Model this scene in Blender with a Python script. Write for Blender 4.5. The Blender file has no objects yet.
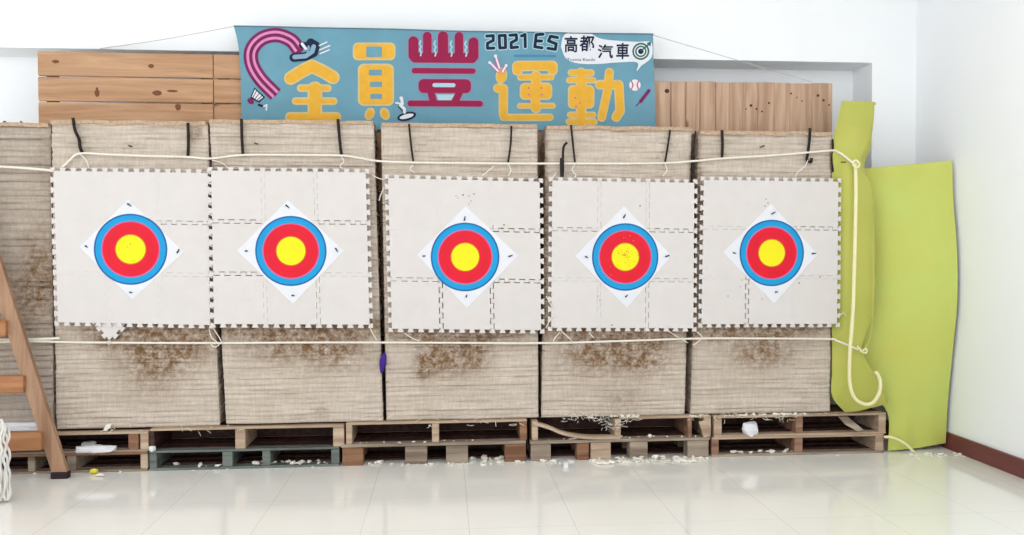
import bpy, bmesh, math, random
from mathutils import Vector, Matrix, noise
random.seed(7)
C = bpy.context.scene.collection
SC = bpy.context.scene
# ------------------------------------------------------------------ camera
F = 800.0; H = 1.30
YAW = math.atan((512-445)/F); PIT = math.atan((267.5-250)/F); ROLL = math.radians(-0.15)
R3 = Matrix.Rotation(-YAW, 3, 'Z') @ Matrix.Rotation(math.pi/2-PIT, 3, 'X') @ Matrix.Rotation(ROLL, 3, 'Z')
cam = bpy.data.cameras.new('camera'); cam.sensor_width = 36; cam.lens = F/1024*36
cam.clip_start = 0.05; cam.clip_end = 100
co = bpy.data.objects.new('camera', cam); C.objects.link(co)
co.matrix_world = Matrix.Translation((0, 0, H)) @ R3.to_4x4()
SC.camera = co

def ray(px, py): return R3 @ Vector(((px-512)/F, -(py-267.5)/F, -1))
def P(px, py, Y):                      # point of a pixel on the upright plane at depth Y
    d = ray(px, py); return d*(Y/d.y) + Vector((0, 0, H))
def PX(px, py, X):
    d = ray(px, py); return d*(X/d.x) + Vector((0, 0, H))
def XP(px, py, Y): return P(px, py, Y).x

# ------------------------------------------------------------------ materials
def new_mat(name, rough=0.8, spec=0.3):
    m = bpy.data.materials.new(name); m.use_nodes = True
    b = m.node_tree.nodes['Principled BSDF']
    b.inputs['Roughness'].default_value = rough
    b.inputs['Specular IOR Level'].default_value = spec
    return m, m.node_tree, b
def S(c):                              # sRGB 0..255 to linear
    return tuple(((v/255)/12.92 if v/255 <= 0.04045 else ((v/255+0.055)/1.055)**2.4) for v in c) + (1,)
def N(nt, t, **kw):
    n = nt.nodes.new(t)
    for k, v in kw.items(): setattr(n, k, v)
    return n
def plain(name, col, var=0.06, scale=12, rough=0.8, spec=0.3, bump=0.0, bscale=80, stretch=(1, 1, 1)):
    m, nt, b = new_mat(name, rough, spec)
    tc = N(nt, 'ShaderNodeTexCoord'); mp = N(nt, 'ShaderNodeMapping'); mp.inputs['Scale'].default_value = stretch
    nt.links.new(tc.outputs['Object'], mp.inputs['Vector'])
    nz = N(nt, 'ShaderNodeTexNoise'); nz.inputs['Scale'].default_value = scale; nz.inputs['Detail'].default_value = 5
    nt.links.new(mp.outputs[0], nz.inputs['Vector'])
    cr = N(nt, 'ShaderNodeValToRGB')
    c = S(col)
    cr.color_ramp.elements[0].position = 0.3; cr.color_ramp.elements[1].position = 0.7
    cr.color_ramp.elements[0].color = tuple(max(0, v*(1-var)) for v in c[:3]) + (1,)
    cr.color_ramp.elements[1].color = tuple(min(1, v*(1+var)) for v in c[:3]) + (1,)
    nt.links.new(nz.outputs['Fac'], cr.inputs['Fac']); nt.links.new(cr.outputs['Color'], b.inputs['Base Color'])
    if bump:
        n2 = N(nt, 'ShaderNodeTexNoise'); n2.inputs['Scale'].default_value = bscale; n2.inputs['Detail'].default_value = 4
        nt.links.new(mp.outputs[0], n2.inputs['Vector'])
        bp = N(nt, 'ShaderNodeBump'); bp.inputs['Strength'].default_value = bump; bp.inputs['Distance'].default_value = 0.004
        nt.links.new(n2.outputs['Fac'], bp.inputs['Height']); nt.links.new(bp.outputs[0], b.inputs['Normal'])
    return m
def wood(name, c1, c2, axis='x', knots=0.0, rough=0.65, fine=1.0, kcol=(96, 58, 34)):
    m, nt, b = new_mat(name, rough, 0.25)
    tc = N(nt, 'ShaderNodeTexCoord'); oi = N(nt, 'ShaderNodeObjectInfo')
    ad = N(nt, 'ShaderNodeVectorMath', operation='ADD'); ml = N(nt, 'ShaderNodeMath', operation='MULTIPLY'); ml.inputs[1].default_value = 37
    nt.links.new(oi.outputs['Random'], ml.inputs[0]); nt.links.new(tc.outputs['Object'], ad.inputs[0]); nt.links.new(ml.outputs[0], ad.inputs[1])
    mp = N(nt, 'ShaderNodeMapping'); nt.links.new(ad.outputs[0], mp.inputs['Vector'])
    sc = {'x': (1.4, 22, 22), 'y': (22, 1.4, 22), 'z': (22, 22, 1.4)}[axis]
    mp.inputs['Scale'].default_value = tuple(v*fine for v in sc)
    nz = N(nt, 'ShaderNodeTexNoise'); nz.inputs['Scale'].default_value = 1.0; nz.inputs['Detail'].default_value = 6; nz.inputs['Roughness'].default_value = 0.62; nz.inputs['Distortion'].default_value = 0.6
    nt.links.new(mp.outputs[0], nz.inputs['Vector'])
    cr = N(nt, 'ShaderNodeValToRGB'); cr.color_ramp.elements[0].position = 0.36; cr.color_ramp.elements[1].position = 0.66
    cr.color_ramp.elements[0].color = S(c1); cr.color_ramp.elements[1].color = S(c2)
    nt.links.new(nz.outputs['Fac'], cr.inputs['Fac']); out = cr.outputs['Color']
    if knots:
        mk = N(nt, 'ShaderNodeMapping'); s = {'x': (2.6, 6, 6), 'y': (6, 2.6, 6), 'z': (6, 6, 2.6)}[axis]; mk.inputs['Scale'].default_value = s
        nt.links.new(ad.outputs[0], mk.inputs['Vector'])
        vo = N(nt, 'ShaderNodeTexVoronoi'); vo.inputs['Scale'].default_value = 1.0; nt.links.new(mk.outputs[0], vo.inputs['Vector'])
        k = N(nt, 'ShaderNodeValToRGB'); k.color_ramp.elements[0].position = 0.05*knots; k.color_ramp.elements[1].position = 0.17*knots
        k.color_ramp.elements[0].color = (1, 1, 1, 1); k.color_ramp.elements[1].color = (0, 0, 0, 1)
        nt.links.new(vo.outputs['Distance'], k.inputs['Fac'])
        mx = N(nt, 'ShaderNodeMixRGB'); mx.inputs['Color2'].default_value = S(kcol)
        nt.links.new(k.outputs['Color'], mx.inputs['Fac']); nt.links.new(out, mx.inputs['Color1']); out = mx.outputs[0]
    nt.links.new(out, b.inputs['Base Color'])
    bp = N(nt, 'ShaderNodeBump'); bp.inputs['Strength'].default_value = 0.35; bp.inputs['Distance'].default_value = 0.002
    nt.links.new(nz.outputs['Fac'], bp.inputs['Height']); nt.links.new(bp.outputs[0], b.inputs['Normal'])
    return m

M = {}
M['wall'] = plain('wall_paint', (247, 249, 251), 0.01, 3, 0.55, 0.3, 0.04, 60)
M['ceiling'] = plain('ceiling_paint', (240, 240, 240), 0.01, 3, 0.8)
M['skirting'] = plain('brown_skirting', (112, 58, 58), 0.12, 9, 0.4, 0.4, stretch=(1, 1, 6))
M['pine'] = wood('pine_board', (172, 130, 96), (200, 161, 127), 'x', 0.9)
M['pine_up'] = wood('pine_board_upright', (172, 138, 114), (208, 178, 152), 'z', 0.7)
M['pallet_light'] = wood('pallet_wood_pale', (160, 134, 112), (202, 180, 156), 'x')
M['pallet_brown'] = wood('pallet_wood_brown', (112, 76, 56), (158, 118, 90), 'x')
M['pallet_red'] = wood('pallet_wood_reddish', (116, 84, 68), (168, 130, 108), 'x')
M['pallet_grey'] = wood('pallet_wood_grey_paint', (84, 90, 86), (128, 134, 128), 'x')
M['pallet_weather'] = wood('pallet_wood_weathered', (120, 104, 90), (176, 160, 142), 'x')
M['pallet_dark'] = wood('pallet_wood_inner_shaded', (52, 34, 30), (84, 56, 48), 'y')  # dark tone puts the shade between the decks into the inner boards
M['ladder'] = wood('ladder_rail_wood', (146, 112, 88), (180, 144, 116), 'z')
M['tread'] = wood('ladder_tread_wood', (152, 102, 66), (184, 132, 92), 'x')
M['rubber'] = plain('dark_rubber', (48, 34, 38), 0.1, 20)
M['foam'] = plain('white_foam', (212, 206, 202), 0.018, 9, 0.85, 0.2, 0.15, 160)
M['foam2'] = plain('white_foam_b', (213, 207, 204), 0.018, 9, 0.85, 0.2, 0.15, 160)
M['paper'] = plain('target_paper', (221, 222, 227), 0.006, 6, 0.6)
M['blue'] = plain('print_blue', (0, 148, 204), 0.05, 6, 0.5)
M['blue_line'] = plain('print_dark_blue', (0, 92, 158), 0.05, 6, 0.5)
M['lilac'] = plain('print_lilac', (196, 92, 150), 0.05, 6, 0.5)
M['red'] = plain('print_red', (218, 6, 40), 0.05, 6, 0.5)
M['red_line'] = plain('print_dark_red', (196, 14, 42), 0.05, 6, 0.5)
M['yellow'] = plain('print_yellow', (236, 224, 8), 0.03, 6, 0.5)
M['yellow_line'] = plain('print_ochre', (196, 120, 20), 0.05, 6, 0.5)
M['pin'] = plain('dark_pin', (52, 56, 66), 0.1, 20, 0.4)
M['hole'] = plain('dark_hole', (60, 52, 44), 0.1, 20)
M['rope'] = plain('cream_rope', (240, 233, 220), 0.10, 200, 0.9, 0.1, 0.6, 300)
M['thick_rope'] = plain('yellowish_rope', (238, 230, 182), 0.08, 200, 0.9, 0.1, 0.6, 300)
M['string'] = plain('pale_string', (190, 186, 182), 0.05, 20)
M['strap'] = plain('black_strap', (38, 30, 28), 0.15, 60)
M['purple'] = plain('purple_cord', (62, 34, 128), 0.15, 60)
M['plastic'] = plain('white_plastic', (226, 226, 230), 0.05, 20, 0.45)
M['grey_plastic'] = plain('grey_sheet', (150, 152, 150), 0.15, 20, 0.6)
M['crumb'] = plain('foam_crumbs', (236, 231, 218), 0.12, 60)
M['crumb_y'] = plain('yellow_foam', (232, 218, 70), 0.08, 60)
M['straw'] = plain('torn_straw', (184, 158, 132), 0.22, 60, 0.95)
M['white_rope'] = plain('white_net', (232, 230, 224), 0.06, 90, 0.9, 0.1, 0.6, 200)
def green(name, a, b_):
    m, nt, b = new_mat(name, 0.75, 0.2)
    tc = N(nt, 'ShaderNodeTexCoord'); nz = N(nt, 'ShaderNodeTexNoise'); nz.inputs['Scale'].default_value = 2.2; nz.inputs['Detail'].default_value = 3
    nt.links.new(tc.outputs['Object'], nz.inputs['Vector'])
    cr = N(nt, 'ShaderNodeValToRGB'); cr.color_ramp.elements[0].position = .35; cr.color_ramp.elements[1].position = .65
    cr.color_ramp.elements[0].color = S(a); cr.color_ramp.elements[1].color = S(b_)
    nt.links.new(nz.outputs['Fac'], cr.inputs['Fac']); nt.links.new(cr.outputs[0], b.inputs['Base Color'])
    n2 = N(nt, 'ShaderNodeTexNoise'); n2.inputs['Scale'].default_value = 120
    nt.links.new(tc.outputs['Object'], n2.inputs['Vector'])
    bp = N(nt, 'ShaderNodeBump'); bp.inputs['Strength'].default_value = 0.2; bp.inputs['Distance'].default_value = 0.002
    nt.links.new(n2.outputs['Fac'], bp.inputs['Height']); nt.links.new(bp.outputs[0], b.inputs['Normal'])
    return m
M['green'] = green('green_foam_sheet', (196, 198, 100), (194, 206, 110))
M['green2'] = green('olive_foam_sheet', (180, 182, 88), (190, 190, 98))
# banner
M['banner'] = plain('banner_cloth', (106, 153, 172), 0.07, 5, 0.75, 0.2, 0.15, 300)
M['b_yellow'] = plain('banner_yellow', (224, 170, 58), 0.05, 20)
M['b_cream'] = plain('banner_cream', (206, 188, 134), 0.05, 20)
M['b_crimson'] = plain('banner_crimson', (148, 28, 72), 0.06, 20)
M['b_mauve'] = plain('banner_mauve', (146, 136, 168), 0.05, 20)
M['b_navy'] = plain('banner_navy', (24, 36, 62), 0.05, 20)
M['b_pale'] = plain('banner_pale_blue', (170, 206, 216), 0.05, 20)
M['b_white'] = plain('banner_white', (222, 224, 230), 0.02, 20)
M['b_pink'] = plain('banner_pink', (216, 136, 180), 0.05, 20)
M['b_plum'] = plain('banner_plum', (122, 36, 92), 0.05, 20)
M['b_bar'] = plain('banner_mid_blue', (72, 134, 172), 0.05, 20)
M['b_green'] = plain('banner_dark_green', (38, 98, 92), 0.05, 20)
M['b_steel'] = plain('banner_steel', (132, 164, 190), 0.05, 20)
M['b_hem'] = plain('banner_hem', (78, 110, 128), 0.05, 20)

# layered butts: base colour, stains and painted shade from a per-vertex attribute
def butt_mat(name, base):
    m, nt, b = new_mat(name, 0.95, 0.1)
    tc = N(nt, 'ShaderNodeTexCoord')
    mp = N(nt, 'ShaderNodeMapping'); mp.inputs['Scale'].default_value = (5, 5, 70); nt.links.new(tc.outputs['Object'], mp.inputs['Vector'])
    nz = N(nt, 'ShaderNodeTexNoise'); nz.inputs['Scale'].default_value = 1.0; nz.inputs['Detail'].default_value = 5; nt.links.new(mp.outputs[0], nz.inputs['Vector'])
    cr = N(nt, 'ShaderNodeValToRGB'); cr.color_ramp.elements[0].position = .3; cr.color_ramp.elements[1].position = .7
    cr.color_ramp.elements[0].color = S(tuple(v*0.93 for v in base)); cr.color_ramp.elements[1].color = S(tuple(min(255, v*1.05) for v in base))
    nt.links.new(nz.outputs['Fac'], cr.inputs['Fac'])
    # cross-ribs of the corrugated sheets
    mp2 = N(nt, 'ShaderNodeMapping'); mp2.inputs['Scale'].default_value = (90, 90, 12); nt.links.new(tc.outputs['Object'], mp2.inputs['Vector'])
    n2 = N(nt, 'ShaderNodeTexNoise'); n2.inputs['Scale'].default_value = 1.0; n2.inputs['Detail'].default_value = 3; nt.links.new(mp2.outputs[0], n2.inputs['Vector'])
    c2 = N(nt, 'ShaderNodeValToRGB'); c2.color_ramp.elements[0].position = .35; c2.color_ramp.elements[1].position = .65
    c2.color_ramp.elements[0].color = (.87, .86, .85, 1); c2.color_ramp.elements[1].color = (1, 1, 1, 1)
    nt.links.new(n2.outputs['Fac'], c2.inputs['Fac'])
    mott = N(nt, 'ShaderNodeTexNoise'); mott.inputs['Scale'].default_value = 3.1; mott.inputs['Detail'].default_value = 7; mott.inputs['Roughness'].default_value = .7; nt.links.new(tc.outputs['Object'], mott.inputs['Vector'])
    mc_ = N(nt, 'ShaderNodeValToRGB'); mc_.color_ramp.elements[0].position = .35; mc_.color_ramp.elements[1].position = .6
    mc_.color_ramp.elements[0].color = (.86, .84, .79, 1); mc_.color_ramp.elements[1].color = (1, 1, 1, 1); nt.links.new(mott.outputs['Fac'], mc_.inputs['Fac'])
    m0 = N(nt, 'ShaderNodeMixRGB', blend_type='MULTIPLY'); m0.inputs['Fac'].default_value = .7
    nt.links.new(cr.outputs[0], m0.inputs['Color1']); nt.links.new(mc_.outputs[0], m0.inputs['Color2'])
    mu = N(nt, 'ShaderNodeMixRGB', blend_type='MULTIPLY'); mu.inputs['Fac'].default_value = 1
    nt.links.new(m0.outputs[0], mu.inputs['Color1']); nt.links.new(c2.outputs[0], mu.inputs['Color2'])
    at = N(nt, 'ShaderNodeAttribute'); at.attribute_name = 'dirt_shade'
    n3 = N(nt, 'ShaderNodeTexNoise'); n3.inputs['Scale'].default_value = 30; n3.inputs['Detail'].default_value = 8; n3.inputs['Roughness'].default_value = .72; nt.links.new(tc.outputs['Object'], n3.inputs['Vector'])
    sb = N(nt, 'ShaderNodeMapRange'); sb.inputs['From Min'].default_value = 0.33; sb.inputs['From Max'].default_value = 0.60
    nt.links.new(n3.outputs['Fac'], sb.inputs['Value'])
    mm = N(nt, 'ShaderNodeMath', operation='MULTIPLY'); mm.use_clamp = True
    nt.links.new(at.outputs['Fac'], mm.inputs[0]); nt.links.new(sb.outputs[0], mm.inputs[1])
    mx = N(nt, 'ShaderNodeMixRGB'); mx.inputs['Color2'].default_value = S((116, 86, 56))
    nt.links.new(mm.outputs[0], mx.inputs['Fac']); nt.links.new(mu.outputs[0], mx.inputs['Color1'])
    nt.links.new(mx.outputs[0], b.inputs['Base Color'])
    n4 = N(nt, 'ShaderNodeTexNoise'); n4.inputs['Scale'].default_value = 110; n4.inputs['Detail'].default_value = 4; nt.links.new(tc.outputs['Object'], n4.inputs['Vector'])
    bp = N(nt, 'ShaderNodeBump'); bp.inputs['Strength'].default_value = 0.5; bp.inputs['Distance'].default_value = 0.004
    nt.links.new(n4.outputs['Fac'], bp.inputs['Height']); nt.links.new(bp.outputs[0], b.inputs['Normal'])
    return m
M['butt'] = butt_mat('layered_board', (207, 194, 181))
M['butt_old'] = butt_mat('layered_board_grey', (188, 176, 164))

# polished floor tiles with half metre joints
def floor_mat():
    m, nt, b = new_mat('polished_tiles', 0.09, 0.75)
    tc = N(nt, 'ShaderNodeTexCoord'); sx = N(nt, 'ShaderNodeSeparateXYZ'); nt.links.new(tc.outputs['Object'], sx.inputs[0])
    masks = []
    for ax, off in (('X', 0.107), ('Y', 4.21)):
        a = N(nt, 'ShaderNodeMath', operation='SUBTRACT'); a.inputs[1].default_value = off - 20; nt.links.new(sx.outputs[ax], a.inputs[0])
        p = N(nt, 'ShaderNodeMath', operation='PINGPONG'); p.inputs[1].default_value = 0.25; nt.links.new(a.outputs[0], p.inputs[0])
        l = N(nt, 'ShaderNodeMath', operation='LESS_THAN'); l.inputs[1].default_value = 0.0014 if ax == 'X' else 0.001; nt.links.new(p.outputs[0], l.inputs[0]); masks.append(l)
    mx = N(nt, 'ShaderNodeMath', operation='MAXIMUM'); nt.links.new(masks[0].outputs[0], mx.inputs[0]); nt.links.new(masks[1].outputs[0], mx.inputs[1])
    nz = N(nt, 'ShaderNodeTexNoise'); nz.inputs['Scale'].default_value = 1.6; nz.inputs['Detail'].default_value = 3; nt.links.new(tc.outputs['Object'], nz.inputs['Vector'])
    cr = N(nt, 'ShaderNodeValToRGB'); cr.color_ramp.elements[0].position = .35; cr.color_ramp.elements[1].position = .65
    cr.color_ramp.elements[0].color = S((240, 238, 231)); cr.color_ramp.elements[1].color = S((243, 241, 235))
    nt.links.new(nz.outputs['Fac'], cr.inputs['Fac'])
    mc = N(nt, 'ShaderNodeMixRGB'); mc.inputs['Color2'].default_value = S((206, 206, 202))
    nt.links.new(mx.outputs[0], mc.inputs['Fac']); nt.links.new(cr.outputs[0], mc.inputs['Color1']); nt.links.new(mc.outputs[0], b.inputs['Base Color'])
    return m
M['floor'] = floor_mat()

# ------------------------------------------------------------------ mesh helpers
class MB:
    def __init__(s): s.v = []; s.f = []
    def add(s, vs, fs):
        o = len(s.v); s.v += [Vector(v) for v in vs]; s.f += [tuple(i+o for i in f) for f in fs]
    def box(s, x0, x1, y0, y1, z0, z1, jit=0.0, bev=0.0):
        j = lambda: random.uniform(-jit, jit)
        b = min(bev, abs(x1-x0)*.3, abs(z1-z0)*.3, abs(y1-y0)*.3)
        if b > 0:                       # chamfered along all x edges and at the ends
            prof = [(y0+b, z0), (y1-b, z0), (y1, z0+b), (y1, z1-b), (y1-b, z1), (y0+b, z1), (y0, z1-b), (y0, z0+b)]
            cy, cz = (y0+y1)/2, (z0+z1)/2
            rings = []
            for xx, k in ((x0, 1), (x0+b, 0), (x1-b, 0), (x1, 1)):
                rings.append([(xx, y+(b if y < cy else -b)*k*.6, z+(b if z < cz else -b)*k*.6) for y, z in prof])
            vs = [p for r in rings for p in r]; fs = []
            for i in range(3):
                for q in range(8): a = i*8+q; c = i*8+(q+1) % 8; fs.append((a, a+8, c+8, c))
            fs.append(tuple(range(8))); fs.append(tuple(reversed(range(24, 32))))
            if jit:
                dz0, dz1 = j(), j()
                vs = [(x, y, z + dz0*(x1-x)/(x1-x0) + dz1*(x-x0)/(x1-x0)) for x, y, z in vs]
            s.add(vs, fs); return
        vs = [(x0, y0, z0), (x1, y0, z0), (x1, y1, z0), (x0, y1, z0), (x0, y0, z1), (x1, y0, z1), (x1, y1, z1), (x0, y1, z1)]
        if jit: vs = [(x+j(), y+j(), z+j()) for x, y, z in vs]
        s.add(vs, [(0, 3, 2, 1), (4, 5, 6, 7), (0, 1, 5, 4), (1, 2, 6, 5), (2, 3, 7, 6), (3, 0, 4, 7)])
    def slab(s, pts, thick, yoff=0.0):  # polygon facing the camera (pts in world), extruded along +Y
        n = len(pts)
        vs = [Vector(p)+Vector((0, yoff, 0)) for p in pts] + [Vector(p)+Vector((0, yoff+thick, 0)) for p in pts]
        fs = [tuple(range(n)), tuple(reversed(range(n, 2*n)))] + [(i, i+n, (i+1) % n+n, (i+1) % n) for i in range(n)]
        s.add(vs, fs)
    def tube(s, pts, r, n=8, sm=6, closed=False):
        pts = smooth(pts, sm) if sm else [Vector(p) for p in pts]
        m = len(pts); o = len(s.v); up = Vector((0, 1, 0.13)).normalized()
        for i, p in enumerate(pts):
            t = (pts[min(i+1, m-1)]-pts[max(i-1, 0)])
            if t.length < 1e-9: t = Vector((1, 0, 0))
            t.normalize(); u = up - t*up.dot(t)
            if u.length < 1e-3: u = Vector((1, 0, 0)) - t*t.x
            u.normalize(); w = t.cross(u); up = u
            rr = r(i/(m-1)) if callable(r) else r
            for k in range(n):
                a = 2*math.pi*k/n; s.v.append(p+(u*math.cos(a)+w*math.sin(a))*rr)
        for i in range(m-1):
            for k in range(n):
                a = o+i*n+k; b = o+i*n+(k+1) % n; s.f.append((a, b, b+n, a+n))
        s.f.append(tuple(o+k for k in reversed(range(n)))); s.f.append(tuple(o+(m-1)*n+k for k in range(n)))
    def lump(s, c, r, seed, sq=(1, 1, 1), rough=.45):
        t = (1+5**.5)/2
        vs = [(-1, t, 0), (1, t, 0), (-1, -t, 0), (1, -t, 0), (0, -1, t), (0, 1, t), (0, -1, -t), (0, 1, -t), (t, 0, -1), (t, 0, 1), (-t, 0, -1), (-t, 0, 1)]
        fs = [(0, 11, 5), (0, 5, 1), (0, 1, 7), (0, 7, 10), (0, 10, 11), (1, 5, 9), (5, 11, 4), (11, 10, 2), (10, 7, 6), (7, 1, 8), (3, 9, 4), (3, 4, 2), (3, 2, 6), (3, 6, 8), (3, 8, 9), (4, 9, 5), (2, 4, 11), (6, 2, 10), (8, 6, 7), (9, 8, 1)]
        rnd = random.Random(seed); out = []
        for v in vs:
            q = Vector(v).normalized()*r*(1+rnd.uniform(-rough, rough)); out.append((c[0]+q.x*sq[0], c[1]+q.y*sq[1], max(c[2]+q.z*sq[2], 0.0005)))
        s.add(out, fs)
def smooth(pts, n):
    pts = [Vector(p) for p in pts]
    if len(pts) < 3: return [pts[0].lerp(pts[-1], i/n) for i in range(n+1)]
    q = [2*pts[0]-pts[1]] + pts + [2*pts[-1]-pts[-2]]; out = []
    for i in range(1, len(q)-2):
        a, b, c, d = q[i-1:i+3]
        for k in range(n):
            t = k/n
            out.append(0.5*((2*b)+(c-a)*t+(2*a-5*b+4*c-d)*t*t+(3*b-a-3*c+d)*t**3))
    out.append(pts[-1]); return out
def smooth2(pts, n): return [(v.x, v.y) for v in smooth([Vector((x, y, 0)) for x, y in pts], n)]

def build(name, mb, mat, parent=None, flat=True, loc=None):
    if parent is not None: org = parent['_o']; org = Vector(org)
    elif loc is not None: org = Vector(loc)
    else:
        xs = [v.x for v in mb.v]; ys = [v.y for v in mb.v]; zs = [v.z for v in mb.v]
        org = Vector(((min(xs)+max(xs))/2, (min(ys)+max(ys))/2, min(zs)))
    me = bpy.data.meshes.new(name); me.from_pydata([tuple(v-org) for v in mb.v], [], mb.f); me.update()
    if mat: me.materials.append(mat)
    if not flat: me.polygons.foreach_set('use_smooth', [True]*len(me.polygons))
    o = bpy.data.objects.new(name, me); C.objects.link(o)
    if parent is not None:
        root = parent['_r']; o.parent = root
        if root.name.startswith('sports_banner'): drape(o, org)
    else: o.location = org
    return o
def thing(name, loc, label, cat, group=None):
    o = bpy.data.objects.new(name, None); C.objects.link(o); o.location = loc; o.empty_display_size = .1
    tag(o, label, cat, group)
    return {'_o': tuple(loc), '_r': o}
def sub(part, parent): return {'_o': parent['_o'], '_r': part}
def tag(o, label, cat, group=None):
    o['label'] = label; o['category'] = cat
    if group: o['group'] = group
    return o
def struct(o): o['kind'] = 'structure'; return o

# ------------------------------------------------------------------ depths of the place (metres from the camera)
Y_WALL = 5.32; Y_NICHE = 5.58; X_R = 3.262; Z_LEDGE = 2.585; Z_CEIL = 3.25
Y_PAL = 4.86; Y_PALB = 5.17
Y_BUTT = 4.89; Y_MAT = 4.845
Y_BAN = 5.155; Y_BOARD = 5.19

# ------------------------------------------------------------------ room
b = MB(); b.box(-5.5, 3.6, -1.5, 5.8, -0.1, 0); struct(build('floor', b, M['floor'], loc=(0, 0, 0)))
b = MB(); b.box(-5.5, 3.6, -.9, 5.8, Z_CEIL, Z_CEIL+.1); struct(build('ceiling', b, M['ceiling'], loc=(0, 0, 0)))
xn = XP(872, 100, Y_WALL)
b = MB()
b.box(-5.5, X_R+.2, Y_WALL, Y_NICHE+.25, Z_LEDGE, Z_CEIL)                 # beam over the recess
b.box(xn, X_R+.2, Y_WALL, Y_NICHE+.25, 0, Z_LEDGE)                        # pier right of the recess
b.box(-5.5, xn, Y_NICHE, Y_NICHE+.25, 0, Z_LEDGE)                         # recessed wall
struct(build('wall_back', b, M['wall'], loc=(0, 0, 0)))
b = MB(); b.box(X_R, X_R+.2, -1.5, Y_WALL, 0, Z_CEIL); struct(build('wall_right', b, M['wall'], loc=(0, 0, 0)))
b = MB(); b.box(X_R-.014, X_R, -1.5, Y_WALL, 0, .105); b.box(X_R-.018, X_R, -1.5, Y_WALL, .098, .108)
struct(build('baseboard_right', b, M['skirting'], loc=(0, 0, 0)))
b = MB(); b.box(xn, X_R-.02, Y_WALL-.014, Y_WALL, 0, .105); struct(build('baseboard_back', b, M['skirting'], loc=(0, 0, 0)))

# ------------------------------------------------------------------ pallets
ZT = {}
def pallet(px0, px1, z0, z1, posts, label, grp, kind='stringer', top='pallet_light', bot='pallet_weather', post='pallet_light', ytop=None, sag=False, front=0.0):
    pm = (px0+px1)/2; yy = 440
    x0 = XP(px0, yy, Y_PAL); x1 = XP(px1, yy, Y_PAL)
    th = .0135 if kind == 'stringer' else .02
    yf = Y_PAL + front
    t = thing('wooden_pallet', ((x0+x1)/2, (yf+Y_PALB)/2, z0), label, 'pallet', grp)
    ztop = z1; zb = z0 + (.014 if bot else 0)
    ys = [yf, yf+.08, yf+.16, yf+.24]
    for i, y in enumerate(ys):
        b = MB(); xa = x0
        if sag and i == 0: xa = XP(620, yy, Y_PAL)
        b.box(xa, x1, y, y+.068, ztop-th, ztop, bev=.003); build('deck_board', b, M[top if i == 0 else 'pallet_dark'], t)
    if bot:
        for i, y in enumerate((yf, yf+.12, yf+.24)):
            b = MB(); b.box(x0, x1, y, y+.068, z0, z0+.014, bev=.003); build('bottom_or_shade_board', b, M[bot if i == 0 else 'pallet_dark'], t)
    for p in posts:
        a, c = p[0], p[1]; mat = p[2] if len(p) > 2 else post
        xa = max(XP(a, yy, Y_PAL), x0); xc = min(XP(c, yy, Y_PAL), x1)
        if kind == 'stringer':
            b = MB(); b.box(xa, xc, yf+.004, Y_PALB, zb, ztop-th, bev=.003); build('stringer', b, M[mat], t)
        else:
            for yb in (yf+.006, yf+.215):
                b = MB(); b.box(xa, xc, yb, yb+.092, zb+(.013 if yb > yf+.1 else 0), ztop-th-.001, bev=.004); build('block', b, M[mat], t)
    b = MB(); b.box(x0+.002, x1-.002, Y_PALB+.0005, Y_PALB+.012, z0+.002, ztop-th-.001); build('rear_shade_board', b, M['pallet_dark'], t)  # dark board added at the back so the pallet inside stays dark
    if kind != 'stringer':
        for y in (yf+.11, yf+.165, yf+.225, yf+.27):  # extra dark boards added to darken the space under the deck
            b = MB(); b.box(x0, x1, y, y+.042, z0, z0+.012, bev=.002); build('bottom_or_shade_board', b, M['pallet_dark'], t)
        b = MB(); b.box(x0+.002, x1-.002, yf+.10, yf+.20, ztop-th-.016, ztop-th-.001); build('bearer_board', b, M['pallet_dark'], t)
    return t
G = 'wooden pallets stacked two high under the butts'
e = .0005
pallet(-75, 147, 0, .114, [(-75, -66), (27, 34, 'pallet_weather'), (66, 75, 'pallet_weather'), (140, 147, 'pallet_light')], 'bottom left pallet behind the ladder foot, grey-brown, in the lower layer', G, top='pallet_brown', bot='pallet_weather')
pallet(149, 339, 0, .118, [(149, 156), (222, 232), (262, 270), (331, 339)], 'grey painted pallet in the lower layer, under the second pallet from left', G, top='pallet_grey', bot='pallet_grey', post='pallet_grey')
pallet(341, 526, 0, .131, [(342, 363, 'pallet_brown'), (405, 427), (446, 468), (505, 526, 'pallet_brown')], 'weathered block pallet in the lower layer, with four thick wooden blocks showing', G, kind='block', top='pallet_weather', bot=None, post='pallet_weather')
pallet(530, 710, 0, .128, [(531, 551, 'pallet_weather'), (577, 589, 'pallet_brown'), (591, 611, 'pallet_light'), (630, 648, 'pallet_weather'), (688, 709, 'pallet_weather')], 'weathered block pallet in the lower layer, behind the foam crumbs on the floor', G, kind='block', top='pallet_weather', bot=None, post='pallet_weather')
pallet(712, 884, 0, .122, [(712, 719), (795, 803), (876, 884, 'pallet_light')], 'reddish brown pallet in the lower layer at the right end of the row', G, top='pallet_light', bot='pallet_weather', post='pallet_red')
pallet(-75, 148, .114+e, .236, [(-75, -66), (128, 138, 'pallet_brown'), (140, 148)], 'top left pallet behind the ladder, in the upper layer', G, top='pallet_light', bot='pallet_weather')
pallet(150, 344, .118+e, .250, [(150, 154, 'pallet_dark'), (235, 245), (333, 344)], 'pale pine pallet in the upper layer on top of the grey painted pallet', G, bot=None)
pallet(346, 527, .131+e, .261, [(346, 352), (432, 439), (520, 527, 'pallet_brown')], 'pine pallet in the upper layer under the middle target butt', G, bot=None)
pallet(529, 711, .128+e, .262, [(532, 538), (615, 621, 'pallet_light'), (688, 692, 'pallet_red'), (704, 711)], 'pallet in the upper layer with a sagging broken front board', G, bot=None, top='pallet_light', post='pallet_light', sag=True)
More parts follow.
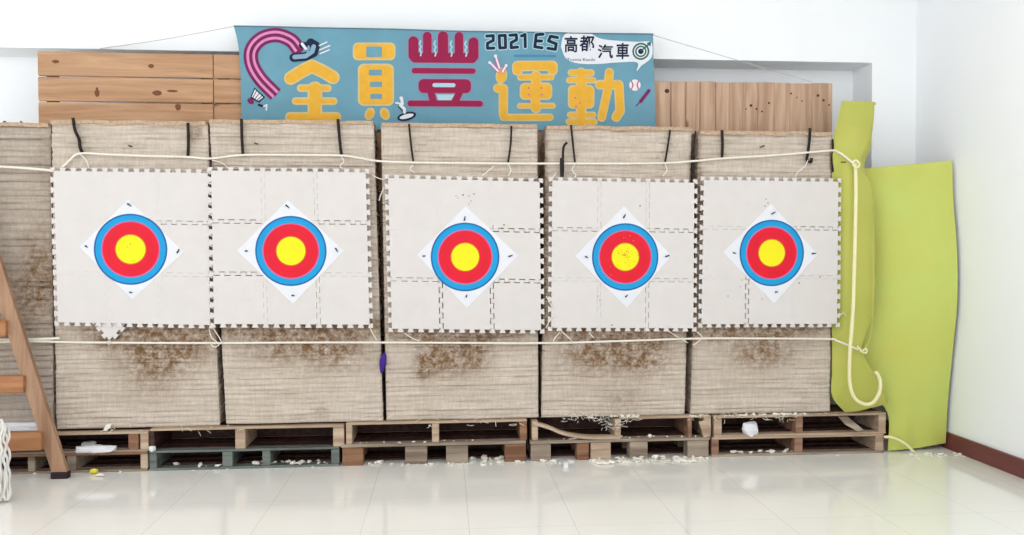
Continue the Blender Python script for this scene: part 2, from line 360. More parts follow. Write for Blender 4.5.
pallet(714, 886, .122+e, .256, [(714, 722), (796, 803, 'pallet_red'), (879, 886)], 'pallet in the upper layer at the right end holding the crumpled white paper', G, top='pallet_light', bot='pallet_light')
# sagging broken front board
b = MB()
cp = smooth([P(533, 423, Y_PAL+.0), P(548, 427.5, Y_PAL-.003), P(565, 434, Y_PAL-.006), P(588, 437.5, Y_PAL-.006), P(620, 437.5, Y_PAL-.004)], 8)
vs = []; fs = []
for i, p in enumerate(cp):
    for dy, dz in ((-.008, -.009), (.05, -.009), (.05, .009), (-.008, .009)): vs.append(p+Vector((0, dy, dz)))
for i in range(len(cp)-1):
    for k in range(4): a = i*4+k; c = i*4+(k+1) % 4; fs.append((a, c, c+4, a+4))
fs.append((3, 2, 1, 0)); n = len(vs); fs.append((n-4, n-3, n-2, n-1)); b.add(vs, fs)
tag(build('broken_board', b, M['pallet_light']), 'bent broken board sagging across the front of the upper pallet', 'board')
b = MB(); p0 = P(700, 421, Y_PAL-.012); p1 = P(709, 438, Y_PAL-.012)
b.slab([P(699, 422, Y_PAL-.02), P(706, 421, Y_PAL-.02), P(711, 428, Y_PAL-.02), P(709, 436, Y_PAL-.02), P(704, 438, Y_PAL-.02), P(702, 431, Y_PAL-.02)], .018)
tag(build('wood_chunk', b, M['pallet_light']), 'pale splintered wood chunk where the two right upper pallets meet', 'wood scrap')
b = MB(); Q = Y_PAL-.004
b.slab([P(839, 417, Q-.02), P(848, 417, Q-.02), P(864, 430, Q-.03), P(858, 431.5, Q-.03), P(846, 425, Q-.02)], .012)
tag(build('wood_splinter', b, M['pallet_weather']), 'pale splinter hanging off the right end pallet below the olive sheet', 'wood scrap')

# ------------------------------------------------------------------ archery butts (stacked sheets seen edge on)
def butt(tl, tr, br, bl, zbase, yf, depth, label, mat='butt', seed=1, dirt_shade=(), ridge=1.0, layer=(.020, .040)):
    A = P(*tl, yf); B = P(*tr, yf); Cc = P(*br, yf); D = P(*bl, yf)
    z0 = zbase+.002; z1 = (A.z+B.z)/2
    t = thing('archery_butt', ((D.x+Cc.x)/2, yf+depth/2, z0), label, 'archery butt', 'layered archery butts standing on the pallets')
    rnd = random.Random(seed); zs = [0]
    Ht = z1-z0
    while zs[-1] < Ht: zs.append(zs[-1]+rnd.uniform(*layer))
    offs = [rnd.uniform(-.004, .004)*ridge for _ in zs]
    nz = int(Ht/.0075); nx = 84; ny = 8
    def prof(zz, u):
        w = noise.noise(Vector((u*2.3+seed*9, zz*.8, seed)))*.010
        q = zz+w; i = 0
        lo, hi = 0, len(zs)-1
        while hi-lo > 1:
            mid = (lo+hi)//2
            if zs[mid] <= q: lo = mid
            else: hi = mid
        th = zs[hi]-zs[lo]; f = (q-zs[lo])/th
        g = max(0, min(1, math.sin(math.pi*max(0, min(1, f)))))**.6; g = g*.65+.35*max(0, min(1, min(f, 1-f)*th/.005))
        rnd_ = noise.noise(Vector((u*6, lo*7.3, seed*3)))*.005
        rough = noise.noise(Vector((u*45, zz*60, seed*5)))*.0022
        return (g-1)*.0078*ridge + offs[lo] + rnd_ + rough
    mb = MB(); W = (B-A).length; rows = []; dl = []
    for r in range(nz+1):
        f = r/nz; zz = f*Ht
        L = D.lerp(A, f); Rr = Cc.lerp(B, f); z = z0 + zz
        w = Rr.x-L.x; row = []
        for i in range(nx+1):
            u = i/nx; x = L.x+w*u
            d = prof(zz, u*w+L.x)
            edge = min(u, 1-u)*w
            row.append((x, yf-d + max(0, .012-edge)*.6, z + (noise.noise(Vector((x*9, seed, 4)))*.008 if r == nz else 0)))
            q = 0
            for (cu, cz, ru, rz, s) in dirt_shade:  # stain spots; the band below each mat also paints the mat's shadow
                q += s*math.exp(-((u-cu)/ru)**2-((f-cz)/rz)**2)
            dl.append(q)
        for i in range(1, ny+1):
            y = yf+.012+(depth-.012)*i/ny; row.append((Rr.x+prof(zz, y+3), y, z)); dl.append(.25)
        row.append((L.x, yf+depth, z)); dl.append(0)
        for i in range(ny-1, 0, -1):
            y = yf+.012+(depth-.012)*i/ny; row.append((L.x-prof(zz, y+7), y, z)); dl.append(.25)
        rows.append(row)
    n = len(rows[0]); vs = [p for r in rows for p in r]; fs = []
    for r in range(nz):
        for i in range(n): a = r*n+i; c = r*n+(i+1) % n; fs.append((a, c, c+n, a+n))
    fs.append(tuple(reversed(range(n)))); fs.append(tuple(nz*n+i for i in range(n)))
    mb.add(vs, fs)
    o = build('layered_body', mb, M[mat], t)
    at = o.data.attributes.new('dirt_shade', 'FLOAT', 'POINT'); at.data.foreach_set('value', [min(1, max(0, q)) for q in dl])
    # torn top sheet
    mb = MB(); vs = []; fs = []; n = 90
    for i in range(n+1):
        u = i/n; x = A.x+.004+(B.x-A.x-.008)*u
        a = noise.noise(Vector((x*7, seed, 0)))*.010; c = noise.noise(Vector((x*31, seed, 2)))*.006
        yy = yf-.013+noise.noise(Vector((x*14, seed, 9)))*.006
        zt = z1+.012+a*.5
        for y_, z_ in ((yf+depth*.9, z1+.004), (yf+depth*.9, zt+.002), (yy, zt), (yy, z1-.010+a+c)): vs.append((x, y_, z_))
    for i in range(n):
        for k in range(4): q = i*4+k; w = i*4+(k+1) % 4; fs.append((q, w, w+4, q+4))
    fs.append((3, 2, 1, 0)); m_ = len(vs); fs.append((m_-4, m_-3, m_-2, m_-1)); mb.add(vs, fs)
    ts = build('top_sheet', mb, M['straw'], t); ts['label'] = 'tan torn top sheet'
    return t
under = lambda s=.85: [(.55, .30, .33, .055, s), (.62, .24, .22, .10, s*.75), (.3, .29, .2, .05, s*.6)]
butt((-72, 124.5), (50, 125), (53, 432), (-72, 434), .236, Y_BUTT+.02, .21, 'grey-brown layered butt at far left behind the ladder, without a target', 'butt_old', 11,
     [(.9, .52, .16, .14, 1.0), (.6, .42, .4, .10, .6), (.35, .48, .3, .05, .5), (.95, .9, .1, .1, .4)], 1.5, (.03, .05))
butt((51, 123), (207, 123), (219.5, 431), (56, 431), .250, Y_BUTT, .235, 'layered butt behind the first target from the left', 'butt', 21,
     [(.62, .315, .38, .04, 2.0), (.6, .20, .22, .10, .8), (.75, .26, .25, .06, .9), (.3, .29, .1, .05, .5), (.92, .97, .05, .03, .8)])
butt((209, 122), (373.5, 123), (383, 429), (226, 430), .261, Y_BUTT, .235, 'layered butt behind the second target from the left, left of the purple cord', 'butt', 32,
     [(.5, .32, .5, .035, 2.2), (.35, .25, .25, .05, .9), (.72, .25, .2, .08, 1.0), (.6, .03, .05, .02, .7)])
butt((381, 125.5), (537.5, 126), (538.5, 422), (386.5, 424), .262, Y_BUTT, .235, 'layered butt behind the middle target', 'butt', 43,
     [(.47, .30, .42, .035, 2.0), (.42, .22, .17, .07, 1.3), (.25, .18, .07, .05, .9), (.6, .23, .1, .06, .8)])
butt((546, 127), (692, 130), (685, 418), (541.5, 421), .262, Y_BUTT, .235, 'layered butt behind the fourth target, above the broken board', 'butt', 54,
     [(.0, .6, .02, .3, 2.5), (1, .6, .02, .3, 1.5), (.5, .30, .44, .035, 2.2), (.4, .22, .28, .07, 1.2), (.72, .22, .16, .08, 1.0), (.55, .05, .15, .05, .5)])  # stripes at both side edges paint the deep shade of the mat gaps
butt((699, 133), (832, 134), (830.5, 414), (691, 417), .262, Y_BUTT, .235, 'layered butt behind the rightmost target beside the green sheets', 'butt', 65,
     [(.0, .6, .03, .3, 2.5), (.5, .305, .42, .03, 2.0), (.5, .22, .25, .06, 1.0), (.15, .28, .12, .04, .5)])  # left edge stripe paints the deep shade between the two right mats

# ------------------------------------------------------------------ pine boards behind
def zat(px, py, Y): return P(px, py, Y).z
def plank(mb, pts, th=.022):
    mb.slab(pts, th)
t = thing('horizontal_board_panel', (P(130, 90, Y_BOARD).x, Y_BOARD+.03, 0), 'pine board panel of long horizontal planks standing behind the left butts', 'board panel')
xs = [38, 213, 236, 330, 412]
rowsy = [(52.5, 77), (77.6, 102), (102.7, 130), (130.7, 158), (158.7, 190), (190.7, 222), (222.7, 260), (260.7, 300), (300.7, 340), (340.7, 380), (380.7, 420), (420.7, 458)]
for a, c in rowsy:
    for x0, x1 in ((38, 213), (213.8, 412)):
        mb = MB(); X0 = P(x0, 90, Y_BOARD).x; X1 = P(x1, 90, Y_BOARD).x
        za = zat(130, a, Y_BOARD); zc = zat(130, c, Y_BOARD)
        mb.box(X0, X1, Y_BOARD, Y_BOARD+.022, max(zc, .002)+.001, za-.002, bev=.004); build('plank', mb, M['pine'], t)
mb = MB()
for px in (50, 205, 222, 400):
    X0 = P(px, 90, Y_BOARD).x; mb.box(X0-.03, X0+.03, Y_BOARD+.0225, Y_BOARD+.06, .002, zat(130, 56, Y_BOARD))
    build('batten', mb, M['pallet_brown'], t); mb = MB()
M['knot'] = plain('pine_knot', (122, 76, 50), .2, 60)
for px, py, a_, b_ in ((55.5, 61.5, 3.2, 1.6), (151, 66, 2.6, 2.0), (157, 93, 4.2, 2.6), (172, 91, 5, 1.2), (97, 93, 2.2, 3.6), (178, 107, 2.6, 3.4), (97, 88.5, 1.2, 1.2)):
    mb = MB(); c = P(px, py, Y_BOARD-.0003); k = 14
    mb.slab([(c.x+a_/150*math.cos(2*math.pi*i/k)*(1+.15*math.sin(i*2.1)), c.y, c.z+b_/150*math.sin(2*math.pi*i/k)) for i in range(k)], .0006)
    build('knot', mb, M['knot'], t)
t = thing('vertical_board_panel', (P(740, 90, Y_BOARD).x, Y_BOARD+.03, 0), 'pine board panel of upright planks with knots behind the right butts', 'board panel')
xs = [414, 440, 462, 490, 512, 540, 566, 590, 612, 636, 654, 671, 686, 700, 716, 729, 743, 758, 774, 790, 812, 832.5]
for i in range(len(xs)-1):
    mb = MB(); X0 = P(xs[i], 100, Y_BOARD).x; X1 = P(xs[i+1], 100, Y_BOARD).x
    g = .0022 if xs[i+1] in (686, 700, 671) or xs[i] in (686, 700, 671) else .0011
    mb.box(X0+g, X1-g, Y_BOARD, Y_BOARD+.02, .002, zat(740, 82.3, Y_BOARD)+random.uniform(-.003, .003), bev=.0015); build('plank', mb, M['pine_up'], t)
for z in (.5, 1.3, 2.2):
    mb = MB(); mb.box(P(414, 100, Y_BOARD).x, P(832, 100, Y_BOARD).x, Y_BOARD+.0205, Y_BOARD+.045, z, z+.08); build('batten', mb, M['pallet_brown'], t)
mb = MB()
for px, py, r in ((751, 105.5, 1.6), (756.5, 109, 1.2), (762, 111.5, 1.1), (769, 103, 1.3), (791, 93.5, 1.2), (797, 97.5, .9), (818, 95.5, 1.7), (823.5, 100.3, 1.5), (829, 105, 1.1), (667, 91, 2.6), (802, 101, .9), (746, 109, .9)):
    c = P(px, py, Y_BOARD-.0004); k = 10; rr = r/160
    mb.slab([(c.x+rr*math.cos(2*math.pi*i/k), c.y, c.z+rr*.9*math.sin(2*math.pi*i/k)) for i in range(k)], .0008)
pk = build('knot', mb, M['pallet_dark'], t); pk['label'] = 'dark knots and holes in the planks'

# ------------------------------------------------------------------ foam mats
def mat_thing(q, label, Y, seams, foam='foam', seed=1):
    TL, TR, BR, BL = [P(x, y, Y) for x, y in q]
    h = .033; n = 3
    def mp(u, v):                       # u,v in tile units, v down
        fu = (u+h)/(n+2*h); fv = (v+h)/(n+2*h)
        return TL.lerp(TR, fu).lerp(BL.lerp(BR, fu), fv)
    t = thing('foam_mat', tuple(BL.lerp(BR, .5)+Vector((0, .006, 0))), label, 'foam mat', 'white puzzle foam mats hung in front of the butts')
    per = .2; dv = .022; s0 = .055
    def edge(outer=False):              # (along, across) zigzag from 0 to 1, across in -h..h
        pts = []
        duty = .102 if outer else .1
        for k in range(5):
            a = k*per + (per-duty)/2
            pts += [(a+dv*.5, -h), (a-dv*.5, h), (a+duty+dv*.5, h), (a+duty-dv*.5, -h)]
        return pts
    rnd = random.Random(seed)
    for r in range(3):
        for c in range(3):
            def gap(kind, a, b_): return seams.get((kind, a, b_), .0004)/(.31)/2
            poly = []
            # top edge: left to right. across>0 means down (towards +v)
            def add(kind, i, j, rev, own):
                # kind 'h' i = row boundary 0..3, j col ; kind 'v' i = col boundary 0..3, j row
                outer = i in (0, 3)
                g = 0 if outer else gap(kind, i, j)
                pts = edge(outer)
                if outer:
                    # teeth point outward: notch inwards
                    sgn = 1 if i == 0 else -1
                    pts = [(a, w*sgn) for a, w in pts]
                    lead = [(0, -h*sgn)]; tail = [(1, -h*sgn)]
                    if True:
                        pts = pts
                else: lead = []; tail = []
                pts = [(a, w + (g if own else -g)) for a, w in pts]
                corner0 = (0 if not outer else None)
                out = pts
                if rev: out = list(reversed(out))
                for a, w in out:
                    if kind == 'h': poly.append((j+a, i+w))
                    else: poly.append((i+w, j+a))
            def cr(cu, cv):
                u = c+cu; v = r+cv
                if u == 0: u = -h
                if u == 3: u = 3+h
                if v == 0: v = -h
                if v == 3: v = 3+h
                # interior boundaries: flat part of the profile lies at -h side
                if 0 < u < 3: u = u - h
                if 0 < v < 3: v = v - h
                poly.append((u, v))
            cr(0, 0); add('h', r, c, False, True); cr(1, 0); add('v', c+1, r, False, False)
            cr(1, 1); add('h', r+1, c, True, False); cr(0, 1); add('v', c, r, True, True)
            mb = MB(); mb.slab([mp(u, v) for u, v in poly], .012)
            build('foam_tile', mb, M['foam' if (r*3+c+seed) % 2 else 'foam2'], t)
    return t, mp
ST, MD, FT = .0052, .0034, .0013
mats = []
mats.append(mat_thing(((50, 167.5), (211, 169.5), (213.5, 328.5), (54.5, 325.5)), 'white foam mat holding the first target from the left', Y_MAT+.0, {('h', 1, 2): MD, ('h', 2, 2): FT, ('h', 1, 1): FT*.5}, seed=1))
mats.append(mat_thing(((207.5, 167), (369, 169), (373, 328), (210.5, 327.5)), 'white foam mat holding the second target from the left', Y_MAT-.0125, {('h', 1, 0): ST*.8, ('h', 1, 1): FT, ('h', 1, 2): ST*.8, ('h', 2, 0): ST*.8, ('h', 2, 2): FT, ('v', 2, 2): MD*.7, ('v', 2, 0): FT, ('v', 1, 0): FT*.7, ('v', 1, 2): FT*.7}, seed=2))
mats.append(mat_thing(((384.5, 174.5), (543, 178.5), (544.5, 333.5), (388.5, 332)), 'white foam mat holding the middle target', Y_MAT, {('h', 1, 2): ST, ('h', 2, 0): MD, ('h', 2, 2): ST, ('v', 1, 2): ST*1.1, ('v', 2, 2): ST}, seed=3))
mats.append(mat_thing(((549, 177), (697.5, 179.5), (696.5, 331.5), (548, 331)), 'white foam mat holding the fourth target with the punctured yellow centre', Y_MAT, {('h', 1, 0): MD, ('h', 1, 1): FT, ('h', 1, 2): ST*.8, ('h', 2, 0): FT, ('h', 2, 2): MD*.7, ('v', 1, 0): FT, ('v', 2, 0): FT, ('v', 1, 2): FT, ('v', 2, 2): MD*.8}, seed=4))
mats.append(mat_thing(((701, 176.5), (841.5, 178.5), (840, 327), (698.5, 327.5)), 'white foam mat holding the rightmost target', Y_MAT, {('h', 1, 0): FT*1.2, ('h', 1, 2): ST*.8, ('h', 2, 2): FT, ('v', 1, 2): ST*1.1}, seed=5))
# loose corner of a sixth tile hanging out below the first mat
mb = MB(); Yq = Y_MAT+.0135; pts = [(94, 316)]
pts = []
def zig(a, c, n, amp):
    out = []; dx, dy = c[0]-a[0], c[1]-a[1]; L = math.hypot(dx, dy); nx_, ny_ = -dy/L, dx/L
    for k in range(n):
        for f, w in ((.1, 0), (.0, 1), (.62, 1), (.52, 0)):
            tt = (k+.2+f*.9)/n; out.append((a[0]+dx*tt+nx_*amp*w, a[1]+dy*tt+ny_*amp*w))
    return out
pts = [(90, 318)] + zig((92, 323), (108, 344), 3, -3.2)[::1] + [(108.5, 345)] + zig((110, 344), (130, 323), 3, -3.2) + [(132, 318)]
mb.slab([P(x, y, Yq) for x, y in pts], .012)
tag(build('foam_tile', mb, M['foam']), 'loose foam tile corner poking out below the first mat from left', 'foam tile')

# ------------------------------------------------------------------ target faces
def disc(mb, c, r0, r1, yoff, n=64, th=.0002):
    vs = []; fs = []
    for i in range(n):
        a = 2*math.pi*i/n
        for r in (r1, r0):
            vs.append((c.x+r*math.cos(a), c.y+yoff, c.z+r*math.sin(a)))
    if r0 == 0:
        mb.add([vs[2*i] for i in range(n)], [tuple(range(n))]); return
    for i in range(n): j = (i+1) % n; fs.append((2*i, 2*j, 2*j+1, 2*i+1))
    mb.add(vs, fs)
TG = [((130.7, 249.3), [(79.5, 247), (128.3, 199.5), (184, 251.5), (132.5, 299.5)], 'blue, red and yellow paper target, leftmost of five, above the loose foam corner', Y_MAT-.0015),
      ((291, 251), [(237, 250.5), (288, 200), (344, 250.5), (293, 304)], 'blue, red and yellow paper target, second from the left, under the yellow first character', Y_MAT-.014),
      ((465.2, 257), [(417, 255), (465.8, 206), (518.3, 255.5), (466.8, 308)], 'blue, red and yellow paper target, middle of five, below the large crimson character', Y_MAT-.0015),
      ((625.3, 257), [(575, 256), (624, 206), (671.5, 255.5), (627, 308)], 'blue, red and yellow paper target whose yellow centre is full of arrow holes', Y_MAT-.0015),
      ((771.8, 253), [(723, 252.5), (771, 204), (818, 254), (774, 303.5)], 'blue, red and yellow paper target, rightmost of five, nearest the green sheets', Y_MAT-.0015)]
PINS = [[((101.5, 205-.5), 35), ((86.3, 246.5), 30), ((178, 251), -60), ((131, 292.5), 10)],
        [((287.5, 206.5), 40), ((246.5, 251), 5), ((336.5, 250), 60), ((293, 295.5), 10)],
        [((464.7, 218.5), 80), ((424, 256), 5), ((510.5, 256), 20), ((466.5, 296), 70)],
        [((624.5, 216), 60), ((586.5, 257), -30), ((667.5, 256), 15), ((626.5, 296), 45)],
        [((773.5, 213), 30), ((734.5, 253), -20), ((814, 253.5), 5), ((776.5, 292), 10)]]
PINS[0][0] = ((129.3, 205), 35)
for i, (c, q, lab, Y) in enumerate(TG):
    cc = P(*c, Y); cor = [P(*p, Y) for p in q]
    t = thing('archery_target', tuple(cc), lab, 'archery target', 'paper archery target faces turned on their corners')
    mb = MB(); mb.slab(cor, .0012); build('paper_sheet', mb, M['paper'], t)
    R_ = .2075
    for nm, mt, r1, r0, yo in (('blue_ring', 'blue_line', 1.0, .955, 0), ('blue_ring', 'blue', .955, .80, 0), ('red_ring', 'lilac', .80, .765, 0), ('red_ring', 'red', .765, .60, 0), ('red_ring', 'red_line', .60, .588, 0), ('red_ring', 'red', .588, .425, 0), ('yellow_centre', 'yellow_line', .425, .40, 0), ('yellow_centre', 'yellow', .40, 0, 0)):
        mb = MB(); disc(mb, cc, r0*R_, r1*R_, -.0006); build(nm, mb, M[mt], t)
    for k, (pp, ang) in enumerate(PINS[i]):
        p = P(*pp, Y-.004); L = (1.8 if k in (0, 2) else 1.2)/165*1.2; a = math.radians(ang)
        d = Vector((math.cos(a)*L, 0, -math.sin(a)*L)) if i < 2 else Vector((math.cos(a)*L, 0, math.sin(a)*L))
        mb = MB(); mb.tube([p-d, p, p+d+Vector((0, -.004, 0))], lambda f: .0042*(1.25-.6*f), 8, 3); build('pin', mb, M['pin'], t)
    if i in (0, 3):
        mb = MB(); rnd = random.Random(i+3)
        for k in range(34 if i == 3 else 2):
            rr = abs(rnd.gauss(0, .045 if i == 3 else .02)); a = rnd.uniform(0, 6.28)
            ce = Vector((cc.x+rr*math.cos(a), cc.y, cc.z+rr*math.sin(a)+(.01 if i == 3 else .03)))
            disc(mb, ce, 0, rnd.uniform(.002, .0036), -.0009, 7)
        if i == 3:
            for ax, az in ((-.01, .12), (.05, .10), (.03, .13), (-.09, -.11)): disc(mb, Vector((cc.x+ax, cc.y, cc.z+az)), 0, .0035, -.0009, 7)
        h = build('arrow_hole', mb, M['yellow_line'] if i == 3 else M['hole'], t); h['label'] = 'arrow holes punched in the centre'

# arrow nicks on mats three and five
for mi, lst in ((2, [(458, 198), (463, 195), (469, 196), (471, 201), (469, 204), (493, 226), (504, 225), (456, 196), (474, 194), (502, 228)]),
                (4, [(766, 199), (768, 203), (740, 286.5), (742, 280), (762, 299), (799, 283), (765, 206), (728, 296), (820, 277)]),
                (3, [(600, 300), (598, 296), (640, 206), (612, 325)])):
    mb = MB()
    for (x, y) in lst:
        c = P(x, y, Y_MAT); disc(mb, c, 0, random.uniform(.0035, .0065)*.8, -.0005, 7)
    h = build('arrow_nick', mb, M['hole'], {'_o': tuple(mats[mi][0]['_o']), '_r': mats[mi][0]['_r']}); h['label'] = 'small dark arrow nicks'

# ------------------------------------------------------------------ banner
Z_AT = lambda x, z: .006*math.sin(x*3.1+.6)+.004*math.sin(x*7.3+z*5)+.003*math.sin(z*17+x*2)
def BP(px, py, lay=0):
    p = P(px, py, Y_BAN); return Vector((p.x, Y_BAN-.0012-lay*.0011, p.z))
def drape(o, parent_o):                 # printed pieces follow the folds of the cloth
    bm = bmesh.new(); bm.from_mesh(o.data); bmesh.ops.triangulate(bm, faces=bm.faces)
    for _ in range(6):
        le = [e_ for e_ in bm.edges if e_.calc_length() > .03]
        if not le: break
        bmesh.ops.subdivide_edges(bm, edges=le, cuts=1); bmesh.ops.triangulate(bm, faces=[f for f in bm.faces if len(f.verts) > 3])
    for v in bm.verts: v.co.y += Z_AT(v.co.x+parent_o[0], v.co.z+parent_o[2])
    bm.to_mesh(o.data); bm.free()
bt = thing('sports_banner', tuple(P(445, 128, Y_BAN)), 'blue printed cloth banner with large yellow and crimson lettering above the targets', 'banner')
def edgex(v):                           # left edge curves, v 0 top .. 1 bottom
    return 233.5+ 7.0*(1-math.exp(-v*5.5)) + .8*v
mb = MB(); nx, ny = 130, 36; vs = []; fs = []
for j in range(ny+1):
    v = j/ny
    for i in range(nx+1):
        u = i/nx; xl = edgex(v); xr = 652.5+3*v; px = xl+(xr-xl)*u
        yt = 25.5+8.5*u; yb = 129+1.5*u
        vs.append(BP(px, yt+(yb-yt)*v, -1))
n1 = len(vs); vs += [p+Vector((0, .0012, 0)) for p in vs]
for j in range(ny):
    for i in range(nx):
        a = j*(nx+1)+i; q = (a, a+nx+1, a+nx+2, a+1); fs.append(q); fs.append(tuple(n1+k for k in reversed(q)))
mb.add(vs, fs); build('banner_cloth', mb, M['banner'], bt, flat=False)
def ribbon(mb, pts, w, lay, cap=True, sm=0, k=1):
    if sm: pts = smooth2(pts, sm)
    dense = []
    for a, c in zip(pts, pts[1:]):
        L = math.hypot(c[0]-a[0], c[1]-a[1]); n = max(1, int(L/4))
        for i in range(n): dense.append((a[0]+(c[0]-a[0])*i/n, a[1]+(c[1]-a[1])*i/n))
    dense.append(pts[-1])
    for a, c in zip(dense, dense[1:]):
        L = math.hypot(c[0]-a[0], c[1]-a[1]) or 1; nx_, ny_ = -(c[1]-a[1])/L*w/2, (c[0]-a[0])/L*w/2
        mb.add([BP(a[0]-nx_, a[1]-ny_, lay), BP(c[0]-nx_, c[1]-ny_, lay), BP(c[0]+nx_, c[1]+ny_, lay), BP(a[0]+nx_, a[1]+ny_, lay)], [(0, 1, 2, 3)])
    if cap:
        for p in (pts if not sm else [pts[0], pts[-1]]): dot(mb, p, w/2, w/2, lay)
def dot(mb, c, rx, ry, lay, rot=0, n=20):
    a0 = math.radians(rot); out = []
    for i in range(n):
        a = 2*math.pi*i/n; x = rx*math.cos(a); y = ry*math.sin(a)
        out.append(BP(c[0]+x*math.cos(a0)-y*math.sin(a0), c[1]+x*math.sin(a0)+y*math.cos(a0), lay))
    mb.add(out, [tuple(range(n))])
def rrect(mb, x0, y0, x1, y1, r, lay):
    pts = []
    for cx, cy, s in ((x1-r, y0+r, -90), (x1-r, y1-r, 0), (x0+r, y1-r, 90), (x0+r, y0+r, 180)):
        for k in range(6): a = math.radians(s+90*k/5); pts.append((cx+r*math.cos(a), cy+r*math.sin(a)))
    poly(mb, pts, lay)
def poly(mb, pts, lay): mb.add([BP(x, y, lay) for x, y in pts], [tuple(range(len(pts)))])
def glyph(name, shapes, fill, line, ow=1.6, lab=None, base=1):
    """shapes: ('s', pts, w) stroke / ('r', x0,y0,x1,y1,r) block / ('d', c, rx, ry, rot) / holes: ('h', x0,y0,x1,y1) / ('m', mat, shape)"""
    mo, mf = MB(), MB()
    for s in shapes:
        if s[0] == 's': ribbon(mo, s[1], s[2]+ow*2, base); ribbon(mf, s[1], s[2], base+1)
        elif s[0] == 'r': rrect(mo, s[1]-ow, s[2]-ow, s[3]+ow, s[4]+ow, s[5]+ow*.6, base); rrect(mf, *s[1:6], base+1)
        elif s[0] == 'd': dot(mo, s[1], s[2]+ow, s[3]+ow, base, s[4]); dot(mf, s[1], s[2], s[3], base+1, s[4])
        elif s[0] == 'h': mh = MB(); rrect(mh, *s[1:5], 1.0, base+2); build(name+'_counter', mh, M['banner'], bt)
        elif s[0] == 'p': poly(mf, s[1], base+1)
    if line: build(name+'_outline', mo, M[line], bt)
    build(name, mf, M[fill], bt)
L = 'lettering'
glyph(L, [('s', [(291, 78.5), (302, 71.5), (312, 66.5), (323, 71.5), (333, 77.5)], 10.5), ('s', [(301, 88.5), (328, 88.5)], 4.5), ('s', [(315.3, 89), (315.3, 122)], 11.5),
          ('s', [(296, 101.5), (334, 101.5)], 4.5), ('s', [(290, 117), (337, 117)], 6)], 'b_yellow', 'b_cream')
glyph(L, [('r', 354.5, 44.5, 394, 59, 4), ('r', 359.5, 65.5, 392.5, 104.5, 5), ('d', (369.8, 114), 3.2, 5, 25), ('d', (385, 114), 3.2, 5, -25),
          ('h', 366.5, 47, 382, 57.5), ('h', 369, 70, 382, 75.5), ('h', 370, 82, 382, 87), ('h', 370.5, 94, 382, 99)], 'b_yellow', 'b_cream')
glyph(L, [('s', [(413.5, 41.5), (413.5, 56)], 10), ('s', [(427.3, 36), (427.3, 56)], 8.6), ('s', [(443, 36), (443, 56)], 10.2), ('s', [(459, 36), (459, 56)], 8.6), ('s', [(473.5, 42), (473.5, 56)], 10),
          ('s', [(415, 58), (472, 58)], 10), ('s', [(414.5, 71), (473, 71)], 5.5), ('r', 418.5, 79.2, 471, 93, 5), ('s', [(430.5, 91), (433.5, 102)], 7), ('s', [(460, 91), (455, 102)], 7), ('s', [(410.5, 103.6), (480, 103.6)], 6)], 'b_crimson', 'b_mauve', 1.0)
for x in (420.6, 435.2, 451.3, 466.0):
    mb = MB(); ribbon(mb, [(x, 41), (x-1.2, 44), (x+.8, 47), (x-1, 50), (x+.8, 53), (x, 56)], 1.5, 3); build('lettering_counter', mb, M['b_pale'], bt)
mb = MB(); ribbon(mb, [(434.5, 85.2), (453.5, 85.2)], 4, 3); build('lettering_counter', mb, M['b_pale'], bt)
mb = MB(); poly(mb, [(436.5, 94.5), (454.5, 94.5), (451, 100.2), (438, 100.2)], 3); build('lettering_counter', mb, M['b_pale'], bt)
glyph(L, [('s', [(517.5, 70.5), (517.5, 66), (552.5, 66), (552.5, 70.5)], 8), ('s', [(520.5, 77.3), (551, 77.3)], 4.2), ('r', 521, 84, 551, 98.5, 4.5), ('s', [(536, 76), (536, 108)], 8),
          ('s', [(520, 105.7), (553, 105.7)], 3.4), ('s', [(498, 88), (503.5, 88.5), (503.5, 114)], 7), ('s', [(503.5, 117.3), (550, 117.3)], 5), ('d', (501.5, 75.5), 4.6, 6.8, 10)], 'b_yellow', 'b_cream', 1.3)
glyph(L, [('s', [(571, 73), (591, 73)], 4.8), ('s', [(569, 80.5), (593, 80.5)], 4), ('r', 569, 86.5, 593, 107.5, 4), ('s', [(570, 115), (593, 115)], 4), ('s', [(569, 122), (594, 122)], 4.5), ('s', [(581, 73), (581, 122)], 8),
          ('s', [(599.5, 85), (618.5, 85), (620, 111), (616, 117.3)], 7.2), ('s', [(609.3, 72.5), (607.5, 90), (601.5, 117.5)], 6.6)], 'b_yellow', 'b_cream', 1.3)
mb = MB()
for x, y in ((528.7, 88), (528.7, 94.5), (541.5, 88), (541.5, 94.5), (529, 101), (541, 101), (575, 98), (580, 103), (576, 107)): dot(mb, (x, y), .9, .9, 3)
build('printed_dot', mb, M['lilac'], bt)
# 2021 ES
def txt(chars, w=3.1):
  for strokes in chars:
    mo, mf = MB(), MB()
    for s in strokes: ribbon(mo, s, w+2.0, 1); ribbon(mf, s, w, 2)
    build('lettering_outline', mo, M['b_pale'], bt); build('lettering', mf, M['b_navy'], bt)
txt([[[(486.8, 35.8), (493.3, 35.4), (493.3, 40.2), (487.5, 43), (487.5, 48), (494, 47.8)]],
     [[(499.2, 35.5), (505.3, 35.2), (505.6, 47.5), (499.8, 47.8), (499.2, 35.5)]],
     [[(510, 35.2), (516.3, 34.8), (516.6, 39.8), (511.2, 42.5), (511.2, 47.6), (517.6, 47)]],
     [[(521.5, 36), (525, 34.5), (525.3, 46.8)]],
     [[(543, 34.3), (536.2, 34.8), (534.8, 46.8), (542, 47.8)], [(536, 41), (541.5, 41)]],
     [[(557.5, 37.6), (550.5, 36.3), (548.5, 41), (556.2, 43.8), (555.3, 49.5), (547.8, 48.3)]]])
